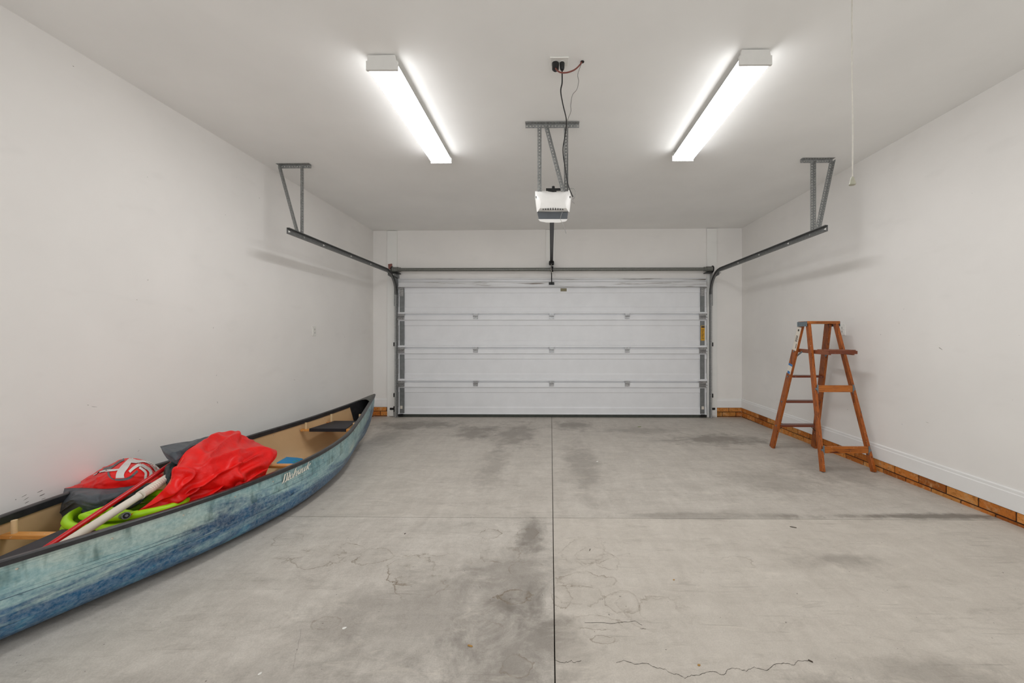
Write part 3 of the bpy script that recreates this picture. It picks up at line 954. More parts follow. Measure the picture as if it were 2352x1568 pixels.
m = MB().tube([at(1301, 437, yf + .05), at(1310, 433, yf + .03), at(1318, 433, yf), at(1322, 440, yf - .02), at(1321, 452, yf - .02), at(1316, 458, yf), at(1315, 463, yf), at(1320, 467, yf)], .0022, 6)
obj('control_wire', m, M['cord_grey'], root)


def smoothpath(P, n=6):
    P = [Vector(p) for p in P]; Q = []
    for i in range(len(P) - 1):
        p0, p1, p2, p3 = P[max(i - 1, 0)], P[i], P[i + 1], P[min(i + 2, len(P) - 1)]
        for k in range(n):
            t = k / n
            Q.append(0.5 * ((2 * p1) + (-p0 + p2) * t + (2 * p0 - 5 * p1 + 4 * p2 - p3) * t * t + (-p0 + 3 * p1 - 3 * p2 + p3) * t ** 3))
    Q.append(P[-1]); return Q


# ceiling outlet with two plugs
zc = 2.99
q0 = at(1263, 130.5, 2.28); q1 = at(1305, 150, 2.345)
ol = thing('ceiling_outlet', 'white outlet plate on the ceiling holding two black plugs', 'outlet', ((q0.x + q1.x) / 2, 2.31, zc), 'electrical outlets')
ox0, ox1 = q0.x, q1.x
obj('cover_plate', MB().box(ox0, ox1, 2.270, 2.345, zc - .007, zc), M['plate'], ol, bevel=.003)
for xx in (.28, .66):
    cx_ = ox0 + (ox1 - ox0) * xx
    obj('socket', MB().lathe([(.017, -.009), (.017, -.006)], (cx_, 2.312, zc), 14), M['plate'], ol)
xa, xb = ox0 + (ox1 - ox0) * .30, ox0 + (ox1 - ox0) * .66
# black power cord of the opener
pc = thing('power_cord', 'long black power cord drooping from the ceiling outlet to the opener', 'cord', (xb, 2.31, zc - .01))
m = MB().lathe([(.011, -.052), (.014, -.045), (.016, -.012), (.014, -.009)], (xb, 2.312, zc), 12)
obj('plug', m, M['black_plastic'], pc, smooth=True)
P = [Vector((xb, 2.312, zc - .045)), at(1291, 165, 2.33), at(1291, 190, 2.36), at(1288, 210, 2.42), at(1293, 240, 2.55), at(1301, 277, 2.76), at(1298, 310, 2.90), at(1293, 345, 2.93), at(1298, 385, 2.93), at(1305, 425, 2.93), at(1316, 452, 2.95)]
obj('cord', MB().tube(smoothpath(P), .0042, 8), M['cord_black'], pc, smooth=True)
# second plug with the reddish cord into the ceiling hole
br = thing('extension_lead', 'short reddish cord looping from a fat black plug into a ceiling hole', 'cord', (xa, 2.31, zc - .01))
m = MB().lathe([(.012, -.058), (.021, -.05), (.022, -.012), (.018, -.009)], (xa, 2.312, zc), 12)
obj('plug', m, M['black_plastic'], br, smooth=True)
hole = at(1336, 141, 2.315)
P = [Vector((xa, 2.30, zc - .05)), at(1281, 163, 2.27), at(1291, 167, 2.27), at(1305, 166, 2.28), at(1320, 160, 2.30), at(1331, 150, 2.31), Vector((hole.x, 2.315, zc - .002))]
obj('cord', MB().tube(smoothpath(P), .0045, 8), M['cord_brown'], br, smooth=True)
m = MB().lathe([(.012, -.002), (.012, .0)], (hole.x + .004, 2.315, zc - .0005), 14)
tag(obj('cable_hole', m, M['slot'], loc=(hole.x, 2.315, zc)), 'small dark drilled hole in the ceiling with the reddish cord going in', 'hole')
P = [Vector((hole.x + .002, 2.32, zc - .002)), at(1332, 155, 2.33), at(1327, 172, 2.35), at(1329, 187, 2.38), at(1325, 205, 2.42), at(1315, 218, 2.47), at(1311, 240, 2.56), at(1311, 257, 2.66), at(1305, 272, 2.76), at(1302, 290, 2.90), at(1304, 330, 2.93), at(1300, 380, 2.94), at(1302, 437, 2.97)]
tag(obj('bell_wire', MB().tube(smoothpath(P), .0022, 6), M['cord_grey'], loc=tuple(P[0])), 'thin grey twisted wire hanging from the ceiling hole beside the black power cord', 'wire')

# pull cord
pcx, pcy = 1.446, 1.80
root = thing('pull_cord', 'long pale pull cord with a bell shaped end hanging from the ceiling', 'pull cord', (pcx, pcy, 2.0))
zb = at(1950, 425, pcy).z
obj('cord', MB().tube(smoothpath([(pcx, pcy, 2.99), (pcx - .002, pcy, 2.6), (pcx + .002, pcy, 2.3), (pcx, pcy, zb + .036)]), .003, 8), M['cord_white'], root, smooth=True)
obj('bell_pull', MB().lathe([(.012, 0), (.0145, .003), (.012, .012), (.009, .026), (.0075, .034), (.004, .04)], (pcx, pcy, zb), 16), M['bell'], root, smooth=True)


# wall outlets
def wall_outlet(px, py, s, label):
    d = ray(px, py); Xw = XL if s < 0 else XR; t = Xw / d.x; c = d * t + Vector((0, 0, CAMZ))
    r = thing('wall_outlet', label, 'outlet', (Xw, c.y, c.z), 'electrical outlets')
    i = 1 if s < 0 else -1
    f = lambda a: Xw + i * a
    m = MB().box(min(f(0), f(.007)), max(f(0), f(.007)), c.y - .036, c.y + .036, c.z - .058, c.z + .058)
    obj('cover_plate', m, M['plate'], r, bevel=.003)
    for dz in (-.020, .020):
        m = MB().box(min(f(.006), f(.010)), max(f(.006), f(.010)), c.y - .017, c.y + .017, c.z + dz - .014, c.z + dz + .014)
        o = obj('socket', m, M['plate'], r, bevel=.004)
        m = MB()
        for dy in (-.007, .007): m.box(min(f(.009), f(.0108)), max(f(.009), f(.0108)), c.y + dy - .0016, c.y + dy + .0016, c.z + dz - .001, c.z + dz + .009)
        m.box(min(f(.009), f(.0108)), max(f(.009), f(.0108)), c.y - .003, c.y + .003, c.z + dz - .010, c.z + dz - .005)
        obj('slot', m, M['slot'], o)


wall_outlet(721, 760, -1, 'white wall outlet on the left wall above the canoe')
wall_outlet(1936, 757, 1, 'white wall outlet on the right wall behind the top of the ladder')

# ------------------------------------------------------------------ stepladder
root = thing('stepladder', 'old paint-spattered wooden stepladder standing open by the right wall', 'ladder', (2.72, 3.8, fz(3.8)))
TY0, TY1, TZ = 3.72, 3.86, 1.432
FF = {-1: (2.487, 4.21), 1: (2.955, 4.21)}     # step side feet
FN = {-1: (2.482, 3.425), 1: (2.945, 3.425)}   # rear feet, nearer the camera
TOPX = {-1: 2.565, 1: 2.835}


def frail(s, z):
    f = (z - fz(4.21)) / (TZ - .025 - fz(4.21))
    return Vector((FF[s][0] + (TOPX[s] - FF[s][0]) * f, 4.21 + (3.835 - 4.21) * f, z))


def nrail(s, z):
    f = (z - fz(3.425)) / (TZ - .025 - fz(3.425))
    return Vector((FN[s][0] + (TOPX[s] - .012 * s * 0 - FN[s][0]) * f, 3.425 + (3.735 - 3.425) * f, z))


for s in (-1, 1):
    m = MB().beam(frail(s, fz(4.21) + .003), frail(s, TZ - .02), .072, .024, (0, 1, 0))
    obj('front_rail', m, M['wood_rail'], root, bevel=.002)
for s in (-1, 1):
    m = MB().beam(nrail(s, fz(3.425) + .003), nrail(s, TZ - .02), .042, .026, (0, 1, 0))
    obj('rear_rail', m, M['wood_rail'], root, bevel=.002)
for z in (.300, .577, .857, 1.129):
    a, b = frail(-1, z), frail(1, z)
    obj('step', MB().box(a.x + .012, b.x - .012, a.y - .045, a.y + .042, z - .011, z + .009), M['wood_step'], root, bevel=.002)
    obj('step_bolt', MB().lathe([(.008, 0), (.008, -.006)], (a.x - .012, a.y, z - .004), 8, 'x'), M['hardware'], root)
    obj('step_bolt', MB().lathe([(.008, 0), (.008, .006)], (b.x + .012, b.y, z - .004), 8, 'x'), M['hardware'], root)
for z, hh in ((.238, .031), (.782, .032)):
    a, b = nrail(-1, z), nrail(1, z)
    obj('rear_crossbar', MB().box(a.x + .010, b.x - .010, a.y - .022, a.y - .004, z - hh, z + hh), M['wood_x'], root, bevel=.002)
    for p, q in ((a, 1), (b, -1)):
        m = MB()
        m.box(p.x + q * .010 - .004, p.x + q * .010 + .010, p.y - .026, p.y - .021, z - hh - .012, z + hh + .006)
        m.lathe([(.010, 0), (.010, -.006)], (p.x, p.y - .021, z), 8, 'y')
        obj('metal_fitting', m, M['hardware'], root)
# diagonal braces below the lowest step
for s in (-1, 1):
    a = frail(s, .235)
    m = MB().tube([a + Vector((-s * .012, -.01, 0)), Vector((a.x - s * .07, a.y - .01, .290))], .003, 6)
    obj('step_brace', m, M['railblack'], root)
# top board
m = MB().box(2.545, 2.866, TY0 - .005, TY1, TZ - .026, TZ)
obj('top_board', m, M['wood_x'], root, bevel=.004)
obj('top_bracket', MB().box(2.540, 2.5445, TY0, TY1 + .004, TZ - .052, TZ - .004), M['hardware'], root)
obj('top_bracket', MB().box(2.8665, 2.870, TY0, TY1 + .004, TZ - .052, TZ - .004), M['hardware'], root)
# fold-out pail shelf
zs = 1.132
m = MB()
a = frail(-1, 1.12); b = frail(1, 1.12)
m.beam((a.x + .028, a.y - .02, zs + .002), (2.585, 3.47, zs - .006), .038, .018, (0, 0, 1))
shelf = obj('pail_shelf', m, M['wood_y'], root, bevel=.002)
m = MB().beam((b.x - .028, b.y - .02, zs + .002), (2.80, 3.47, zs - .006), .038, .018, (0, 0, 1))
obj('shelf_arm', m, M['wood_y'], shelf, bevel=.002)
m = MB().box(2.572, 2.825, 3.475, 3.545, zs + .010, zs + .024).box(2.575, 2.822, 3.555, 3.625, zs + .010, zs + .024)
obj('shelf_slats', m, M['wood_y'], shelf, bevel=.002)
m = MB().box(2.572, 2.825, 3.455, 3.472, zs - .014, zs + .016)
obj('shelf_lip', m, M['wood_step'], shelf, bevel=.003)
for s in (-1, 1):
    a = frail(s, 1.06); m = MB().beam((a.x - s * .014, a.y - .03, 1.075), (a.x - s * .016, a.y - .11, 1.125), .016, .003, (0, .5, -1))
    obj('spreader_bar', m, M['hardware'], root)
# labels on the left rail, reading surface turned outwards
def raillabel(z0, z1, parts):
    p, q = frail(-1, z0), frail(-1, z1); a = (q - p).normalized(); sd = Vector((0, 1, 0)); sd = (sd - a * sd.dot(a)).normalized(); n3 = a.cross(sd)
    if n3.x > 0: n3 = -n3
    c = n3 * .0127; m = MB()
    def strip(u0, u1, v0, v1, mi, lift):
        m.curmi = mi
        A = p + (q - p) * u0 + c + n3 * lift; B = p + (q - p) * u1 + c + n3 * lift
        n = m.add([A + sd * v0, B + sd * v0, B + sd * v1, A + sd * v1, A + sd * v0 - n3 * .001, B + sd * v0 - n3 * .001, B + sd * v1 - n3 * .001, A + sd * v1 - n3 * .001])
        for f in ((0, 1, 2, 3), (4, 7, 6, 5), (0, 4, 5, 1), (1, 5, 6, 2), (2, 6, 7, 3), (3, 7, 4, 0)): m.face([n + i for i in f])
    strip(0, 1, -.032, .032, 0, .0006)
    for pr in parts: strip(*pr, .0012)
    return m
m = raillabel(1.135, 1.375, [(.38 + k * .045, .405 + k * .045, -.016 + (k % 2) * .004, .016, 1) for k in range(6)] + [(.1, .3, -.02, -.012, 1), (.82, .9, -.01, .012, 1)])
o = obj('rail_label', m, [M['paper'], M['inkdark']], root); o['label'] = 'long white label with dark print'
m = raillabel(.885, .99, [(.0, .25, -.02, .02, 1), (.8, 1.0, -.032, .032, 1)])
o = obj('rail_label', m, [M['paper'], M['inkblue']], root); o['label'] = 'small white and blue label'

# ------------------------------------------------------------------ canoe
YC, HL, W0 = 2.62, 2.12, .468


def interp(tab, x):
    for (a, b), (c, d) in zip(tab, tab[1:]):
        if x <= c: t = (x - a) / (c - a); return b + (d - b) * t
    return tab[-1][1]


def smooth_interp(tab, x):
    xs = [a for a, _ in tab]; ys = [b for _, b in tab]
    for i in range(len(xs) - 1):
        if x <= xs[i + 1] or i == len(xs) - 2:
            h = xs[i + 1] - xs[i]; t = (x - xs[i]) / h
            def sl(k):
                if k <= 0: return 0.0
                if k >= len(xs) - 1: return (ys[-1] - ys[-2]) / (xs[-1] - xs[-2])
                return (ys[k + 1] - ys[k - 1]) / (xs[k + 1] - xs[k - 1])
            m0, m1 = sl(i) * h, sl(i + 1) * h
            return (2 * t ** 3 - 3 * t * t + 1) * ys[i] + (t ** 3 - 2 * t * t + t) * m0 + (-2 * t ** 3 + 3 * t * t) * ys[i + 1] + (t ** 3 - t * t) * m1


WT = [(0, 1), (.28, .895), (.5, .64), (.75, .32), (.9, .135), (.97, .055), (1, .012)]
PM = [(0, 0, 0), (.15, .45, .004), (.3, .72, .02), (.42, .88, .07), (.55, .97, .18), (.7, 1.005, .38), (.85, 1.01, .68), (1, 1, 1)]
PE = [(0, 0, 0), (.15, .22, .07), (.3, .42, .17), (.42, .57, .28), (.55, .72, .42), (.7, .85, .6), (.85, .94, .8), (1, 1, 1)]


def prof_(v, b):
    xm = interp([(a, c) for a, c, _ in PM], v); zm = interp([(a, c) for a, _, c in PM], v)
    xe = interp([(a, c) for a, c, _ in PE], v); ze = interp([(a, c) for a, _, c in PE], v)
    return xm + (xe - xm) * b, zm + (ze - zm) * b


def hull(side, u, v, inset=0.0, lift=0.0):
    au = abs(u); b = au ** 1.6
    x, z = prof_(v, b)
    h = .343 + (.163 * au ** 1.9 if u > 0 else .05 * au ** 1.9 + .12 * au ** 7)
    Ln = HL * (1 - .085 * (1 - z) ** 2.6 * au ** 3)
    y = YC + u * Ln
    wv = max(W0 * smooth_interp(WT, au) - inset, .001)
    xc = -2.205 - .055 * u * u - (.09 * max(0, -u))
    Z = fz(y) + .004 + .02 * au ** 5 * (1 - z) + .09 * (1 - z) * max(0, (au - .80) / .20) ** 2.5 + z * h + lift * (1 - z)
    return Vector((xc + side * wv * x, y, Z))


NU, NV = 72, 22
us = [math.sin(math.pi / 2 * (2 * i / NU - 1)) for i in range(NU + 1)]
us = [0.75 * a + .25 * (2 * i / NU - 1) for i, a in enumerate(us)]
ct = Vector((-2.205, YC, fz(YC)))
canoe = thing('canoe', 'weathered blue canoe with tan inside lying along the left wall', 'canoe', tuple(ct))
m = MB()
for side in (-1, 1):
    rows = [[hull(side, u, v / NV) for u in us] for v in range(NV + 1)]
    m.grid(rows)
obj('hull', m, M['hull'], canoe, smooth=True)
m = MB()
for side in (-1, 1):
    m.grid([[hull(side, u, v / NV, .010, .010) for u in us] for v in range(NV + 1)])
obj('inner_lining', m, M['hull_in'], canoe, smooth=True)
for side in (-1, 1):
    m = MB(); R = []
    for u in us:
        p = hull(side, u, 1); s = side
        cr = [(.012, -.014), (.013, .004), (.008, .009), (-.012, .009), (-.019, .004), (-.019, -.030), (-.013, -.030), (-.012, -.002), (-.001, -.002), (.006, -.002), (.006, -.014)]
        f = min(1, W0 * smooth_interp(WT, abs(u)) / .03 + .25)
        R.append(m.add([(p.x + s * c * f, p.y, p.z + d) for c, d in cr]))
    k = len(cr)
    for a, b in zip(R, R[1:]):
        for j in range(k): m.face([a + j, a + (j + 1) % k, b + (j + 1) % k, b + j])
    obj('gunwale', m, M['black_vinyl'], canoe, smooth=True)
# end decks and dark end linings
for e in (-1, 1):
    rows = []
    for k in range(9):
        u = e * (.845 + .154 * k / 8); row = []
        for j in range(11):
            f = j / 10 * 2 - 1
            uu = e * (abs(u) + (.035 * (1 - (f * f)) * -1 if False else 0) + (1 - k / 8) * .03 * (1 - f * f))
            a, b = hull(-1, uu, 1), hull(1, uu, 1)
            p = a + (b - a) * (j / 10); p.z += .010 + .012 * (1 - f * f) * min(1, (b.x - a.x) / .1); row.append(p)
        rows.append(row)
    m = MB(); m.grid(rows); m2 = [[p - Vector((0, 0, .006)) for p in r] for r in rows]; m.grid([r[::-1] for r in m2])
    m.grid([rows[0], m2[0]])
    obj('end_deck', m, M['deckvinyl'], canoe, smooth=True)
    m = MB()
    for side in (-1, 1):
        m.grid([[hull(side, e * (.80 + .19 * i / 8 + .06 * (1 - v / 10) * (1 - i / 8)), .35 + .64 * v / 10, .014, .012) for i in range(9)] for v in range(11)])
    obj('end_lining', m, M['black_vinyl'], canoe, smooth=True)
# tip cap over the stem
m = MB().tube([hull(1, .985, 1) * .5 + hull(-1, .985, 1) * .5, hull(1, 1, 1), hull(1, 1, .96)], [.014, .013, .009], 10)
obj('bow_cap', m, M['black_vinyl'], canoe, smooth=True)
# rivets
for k in range(13):
    u = -.58 + k * .112
    p = hull(1, u, .935); m = MB().lathe([(.0045, .001), (.0035, .004), (.001, .005)], tuple(p + Vector((-.001, 0, 0))), 8, 'x')
    obj('rivet', m, M['rivet'], canoe)
for k in range(10):
    u = -.4 + k * .13
    p = hull(-1, u, .93, .0105); m = MB().lathe([(.0045, .0), (.0035, .004), (.001, .005)], tuple(p), 8, 'x')
    obj('rivet', m, M['rivet'], canoe)


def uy(y): return (y - YC) / HL


def span(y, z, ins=.012):
    """x range inside the hull at this y and z"""
    u = uy(y); best = None
    for v in range(20, 101):
        p = hull(-1, u, v / 100, .010)
        if p.z >= z: best = p; break
    q = best or hull(-1, u, 1, .01)
    c = hull(-1, u, 0).x
    return q.x + ins - .0, 2 * c - q.x - ins


def seat(yf_, yb_, z, pad0, padb):
    for y in (yf_, yb_):
        x0, x1 = span(y, z, .006)
        m = MB().box(x0, x1, y - .018, y + .018, z - .012, z + .010)
        obj('seat_rail', m, M['ash'], canoe, bevel=.004)
        for s in (-1, 1):
            top = hull(s, uy(y), 1, .022) - Vector((0, 0, .012)); xx = (x0 + .045) if s < 0 else (x1 - .022)
            m = MB().tube([(xx, y, z + .008), (xx, y, top.z - .002)], .0105, 10)
            obj('seat_hanger', m, M['ashpale'], canoe, smooth=True)
    x0, x1 = span(max(yf_, yb_) if yf_ > YC else min(yf_, yb_), z)
    a, b = min(yf_, yb_), max(yf_, yb_)
    xa0, xa1 = span(yf_, z); xb0, xb1 = span(yb_, z)
    m = MB(); A = [(xa0 + pad0, yf_), (xa1 - pad0, yf_), (xb1 - padb, yb_), (xb0 + padb, yb_)]
    if yf_ > yb_: A = A[::-1]
    e = .019
    m.prism([(x, y + (e if y == b else -e)) for x, y in A], 'z', z + .0105, z + .018)
    m.prism([(A[0][0], a - .0205), (A[1][0], a - .0205), (A[1][0], a - .0185), (A[0][0], a - .0185)], 'z', z - .013, z + .018)
    m.prism([(A[3][0], b + .0185), (A[2][0], b + .0185), (A[2][0], b + .0205), (A[3][0], b + .0205)], 'z', z - .013, z + .018)
    obj('seat_pad', m, M['seatweb'], canoe)


seat(3.70, 4.00, .345, .085, .06)
seat(1.735, 1.50, .345, .24, .22)
x0, x1 = span(2.60, .375, .0)
m = MB().box(x0, x1, 2.575, 2.625, .362, .382)
obj('thwart', m, M['ash'], canoe, bevel=.006)


def hull_hit(px, py):
    """point of the near hull side under this pixel"""
    best = None
    d = ray(px, py)
    v0, u0, sv, su = .8, .0, .24, .6
    for it in range(7):
        for i in range(-6, 7):
            for j in range(-6, 7):
                v = min(1, max(.56, v0 + sv * i / 6)); u = min(.99, max(-.99, u0 + su * j / 6))
                q = proj(hull(1, u, v)); e = (q[0] - px) ** 2 + (q[1] - py) ** 2
                if best is None or e < best[0]: best = (e, u, v)
        u0, v0 = best[1], best[2]; sv *= .32; su *= .32
    return hull(1, u0, v0)


# lettering on the near side, brush strokes (x, y, half width) traced from the side of the boat
letters = [
    [(210, 1395, 4), (300, 1290, 40), (345, 1150, 38), (375, 1000, 36), (400, 880, 30), (375, 900, 40), (320, 925, 6)],
    [(365, 1310, 10), (440, 1230, 40), (490, 1060, 32), (520, 900, 30), (510, 810, 30), (440, 870, 14), (400, 960, 10)],
    [(640, 1100, 8), (560, 1190, 42), (555, 1110, 40), (610, 950, 32), (640, 840, 30), (610, 780, 28), (550, 830, 14), (510, 920, 8)],
    [(790, 830, 20), (700, 900, 28), (660, 1040, 28), (690, 1110, 30), (760, 1040, 26), (800, 900, 22), (780, 830, 18), (830, 900, 6)],
    [(1005, 515, 8), (940, 620, 32), (900, 780, 32), (865, 920, 30), (820, 1050, 26)],
    [(880, 880, 6), (960, 740, 14), (1010, 690, 22), (1005, 790, 28), (960, 930, 28), (970, 960, 24), (1050, 870, 6)],
    [(1220, 600, 22), (1130, 640, 26), (1080, 770, 28), (1080, 880, 28), (1150, 780, 18), (1215, 640, 20)],
    [(1235, 590, 26), (1190, 740, 30), (1160, 850, 26), (1230, 790, 8)],
    [(1340, 520, 26), (1290, 650, 28), (1270, 790, 28), (1340, 730, 20), (1400, 600, 10)],
    [(1450, 470, 26), (1400, 600, 28), (1385, 720, 28), (1450, 640, 16), (1500, 540, 12), (1520, 430, 14)],
    [(1670, 160, 8), (1610, 270, 26), (1570, 420, 28), (1530, 580, 26), (1490, 680, 16)],
    [(1560, 480, 8), (1650, 370, 16), (1715, 300, 22), (1660, 420, 16), (1590, 500, 12)],
    [(1590, 480, 14), (1600, 600, 26), (1630, 610, 24), (1690, 560, 6)]]
LS = 90 / 2016
anchors = {}
# map of the lettering patch: bilinear over four hull points
cor = [hull_hit(635 + a * LS, 1050 + b * LS) for a, b in ((200, 900), (1700, 100), (1700, 700), (200, 1420))]
m = MB()


def letter_pt(a, b):
    px, py = 635 + a * LS, 1050 + b * LS
    d = ray(px, py)
    # plane through the patch
    nrm = (cor[1] - cor[0]).cross(cor[3] - cor[0]).normalized()
    return None


uvc = {}
for st in letters:
    P = []
    for i in range(len(st) - 1):
        a0, a1, a2, a3 = st[max(i - 1, 0)], st[i], st[i + 1], st[min(i + 2, len(st) - 1)]
        for k in range(4):
            t = k / 4
            P.append([0.5 * ((2 * a1[c]) + (-a0[c] + a2[c]) * t + (2 * a0[c] - 5 * a1[c] + 4 * a2[c] - a3[c]) * t * t + (-a0[c] + 3 * a1[c] - 3 * a2[c] + a3[c]) * t ** 3) for c in range(3)])
    P.append(list(st[-1])); rows = []
    for i, (x, y, hw) in enumerate(P):
        # pen held at a fixed slant, like a brush script
        hw = max(hw, 3) * .92
        pa, pb = (x - hw * .93, y + hw * .38), (x + hw * .93, y - hw * .38)
        r = []
        for q in (pa, pb):
            h_ = hull_hit(635 + q[0] * LS, 1050 + q[1] * LS); r.append(h_ + Vector((.006, 0, .001)))
        rows.append(r)
    m.grid(rows)
o = obj('lettering', m, M['decal'], canoe); o['label'] = 'cream slanted script lettering'


# ------------------------------------------------------------------ things lying in the canoe
def crv(P, t):
    n = len(P) - 1; f = t * n; i = min(int(f), n - 1); t = f - i
    p0, p1, p2, p3 = P[max(i - 1, 0)], P[i], P[i + 1], P[min(i + 2, n)]
    return 0.5 * ((2 * p1) + (-p0 + p2) * t + (2 * p0 - 5 * p1 + 4 * p2 - p3) * t * t + (-p0 + 3 * p1 - 3 * p2 + p3) * t ** 3)


class Cloth:
    def __init__(s, rows, amp=.012, fr=9.0, seed=0, thick=.08, ns=44, nt=36):
        s.C = [[at(*p) for p in r] for r in rows]; s.amp = amp; s.fr = fr; s.seed = seed; s.ns = ns; s.nt = nt; s.thick = thick
        s.cache = None

    def raw(s, a, b):
        return crv([crv(r, a) for r in s.C], b)

    def pt(s, a, b, lift=0.0):
        p = s.raw(a, b); e = .01
        du = s.raw(min(1, a + e), b) - s.raw(max(0, a - e), b); dv = s.raw(a, min(1, b + e)) - s.raw(a, max(0, b - e))
        n = du.cross(dv)
        if n.length > 1e-9: n.normalize()
        if n.dot(Vector((0, 0, CAMZ)) - p) < 0: n = -n
        edge = min(1, 6 * min(a, 1 - a) + .08) * min(1, 6 * min(b, 1 - b) + .08)
        k = s.fr
        q = Vector((a * k * .75 + b * k * .35 + s.seed * 3.1, b * k * .16 - a * k * .08, s.seed * 1.7))
        wz = Vector((noise.noise(Vector((a * 3, b * 3, s.seed))), noise.noise(Vector((a * 3 + 7, b * 3, s.seed))), 0)) * .9
        q2 = Vector((a * k * .3 - b * k * .55, b * k * .2 + a * k * .25, s.seed * 2.3 + 4))
        r1 = math.exp(-(noise.noise(q + wz) * 4.6) ** 2)
        r2 = math.exp(-(noise.noise(q2 + wz) * 5.2) ** 2)
        r2 = r2 * .8
        return p + n * (s.amp * edge * (r1 + r2 - .45) + lift)

    def mesh(s):
        m = MB(); A = [[s.pt(i / s.ns, j / s.nt) for i in range(s.ns + 1)] for j in range(s.nt + 1)]
        m.grid(A)
        B = []
        for j, r in enumerate(A):
            row = []
            for i, p in enumerate(r):
                a, b = i / s.ns, j / s.nt
                k = (math.sin(math.pi * a) * math.sin(math.pi * b)) ** .5 * s.thick if 0 < a < 1 and 0 < b < 1 else 0
                row.append(p + Vector((.0, .35, -.9)).normalized() * k)
            B.append(row)
        m.grid([r[::-1] for r in B])
        return m

    def find(s, px, py):
        if s.cache is None:
            s.cache = [(proj(s.pt(i / 50, j / 50)), i / 50, j / 50) for i in range(51) for j in range(51)]
        c = min(s.cache, key=lambda q: (q[0][0] - px) ** 2 + (q[0][1] - py) ** 2); a, b = c[1], c[2]; st = .01
        best = (c[0][0] - px) ** 2 + (c[0][1] - py) ** 2
        for _ in range(5):
            for i in (-1, 0, 1):
                for j in (-1, 0, 1):
                    a2, b2 = min(1, max(0, a + i * st)), min(1, max(0, b + j * st)); q = proj(s.pt(a2, b2)); e = (q[0] - px) ** 2 + (q[1] - py) ** 2
                    if e < best: best, ba, bb = e, a2, b2; a, b = a2, b2
            st *= .5
        return a, b

    def ribbon(s, pts, lift=.003):
        """pts (px, py, half width px) drawn on the cloth"""
        m = MB(); Q = []
        for i in range(len(pts) - 1):
            a0, a1, a2, a3 = pts[max(i - 1, 0)], pts[i], pts[i + 1], pts[min(i + 2, len(pts) - 1)]
            for k in range(6):
                t = k / 6
                Q.append([0.5 * ((2 * a1[c]) + (-a0[c] + a2[c]) * t + (2 * a0[c] - 5 * a1[c] + 4 * a2[c] - a3[c]) * t * t + (-a0[c] + 3 * a1[c] - 3 * a2[c] + a3[c]) * t ** 3) for c in range(3)])
        Q.append(list(pts[-1])); rows = []
        for i, (x, y, h) in enumerate(Q):
            dx = Q[min(i + 1, len(Q) - 1)][0] - Q[max(i - 1, 0)][0]; dy = Q[min(i + 1, len(Q) - 1)][1] - Q[max(i - 1, 0)][1]; l = math.hypot(dx, dy) or 1
            nx, ny = -dy / l * h, dx / l * h
            row = []
            for f in (-1, -.33, .33, 1):
                a, b = s.find(x + nx * f, y + ny * f); row.append(s.pt(a, b, lift))
            rows.append(row)
        m.grid(rows); return m


# big red bag
big = thing('red_bag', 'large crumpled red cover with grey flap heaped in the middle of the canoe', 'bag', tuple(at(510, 1090, 2.3)), 'red and grey covers in the canoe')
rows = [
    [(296, 1183, 1.80), (428, 1151, 2.02), (526, 1130, 2.20), (568, 1113, 2.30), (609, 1092, 2.42)],
    [(335, 1160, 1.86), (425, 1127, 2.00), (508, 1098, 2.13), (565, 1080, 2.26), (617, 1066, 2.45)],
    [(386, 1112, 1.96), (430, 1090, 2.00), (500, 1067, 2.16), (562, 1052, 2.32), (636, 1037, 2.60)],
    [(404, 1076, 2.06), (440, 1058, 2.12), (495, 1044, 2.28), (552, 1026, 2.45), (612, 1026, 2.70)],
    [(434, 1034, 2.22), (462, 1025, 2.35), (505, 1012, 2.48), (548, 1006, 2.62), (588, 1015, 2.80)],
    [(483, 1018, 2.50), (489, 1004, 2.55), (507, 994, 2.62), (540, 995, 2.72), (568, 1005, 2.88)]]
cb = Cloth(rows, .036, 6.4, 2, .10, 120, 110)
obj('red_cover', cb.mesh(), M['red_fabric'], big, smooth=True, split=False)
cg = Cloth([[(371, 1030, 2.16), (404, 1057, 2.07), (436, 1035, 2.23), (484, 1018, 2.51)],
            [(369, 1027, 2.17), (402, 1036, 2.10), (443, 1022, 2.28), (485, 1008, 2.52)],
            [(367, 1025, 2.19), (400, 1018, 2.25), (447, 1011, 2.42), (486, 999, 2.62)]], .008, 5, 5, .07, 44, 30)
obj('grey_flap', cg.mesh(), M['grey_fabric'], big, smooth=True, split=False)
cd = Cloth([[(388, 1114, 1.98), (388, 1114, 1.98), (389, 1113, 1.98)], [(377, 1096, 2.04), (384, 1090, 2.02), (397, 1085, 2.04)],
            [(379, 1074, 2.10), (390, 1068, 2.07), (408, 1064, 2.10)], [(397, 1058, 2.12), (404, 1056, 2.10), (416, 1050, 2.14)]], .006, 9, 8, .05, 20, 24)
obj('dark_flap', cd.mesh(), M['dark_fabric'], big, smooth=True, split=False)
def c22(x, y): return (340 + x * 560 / 2352, 880 + y * 560 / 2352)
for off in (0, 9):
    P = [c22(205 + off, 975), c22(225 + off, 900), c22(280 + off, 800), c22(340 + off, 710), c22(395 + off, 642), c22(430 + off, 636)]
    o = obj('seam', cb.ribbon([(x + .8, y, .35) for x, y in P], .002), M['thread'], big)

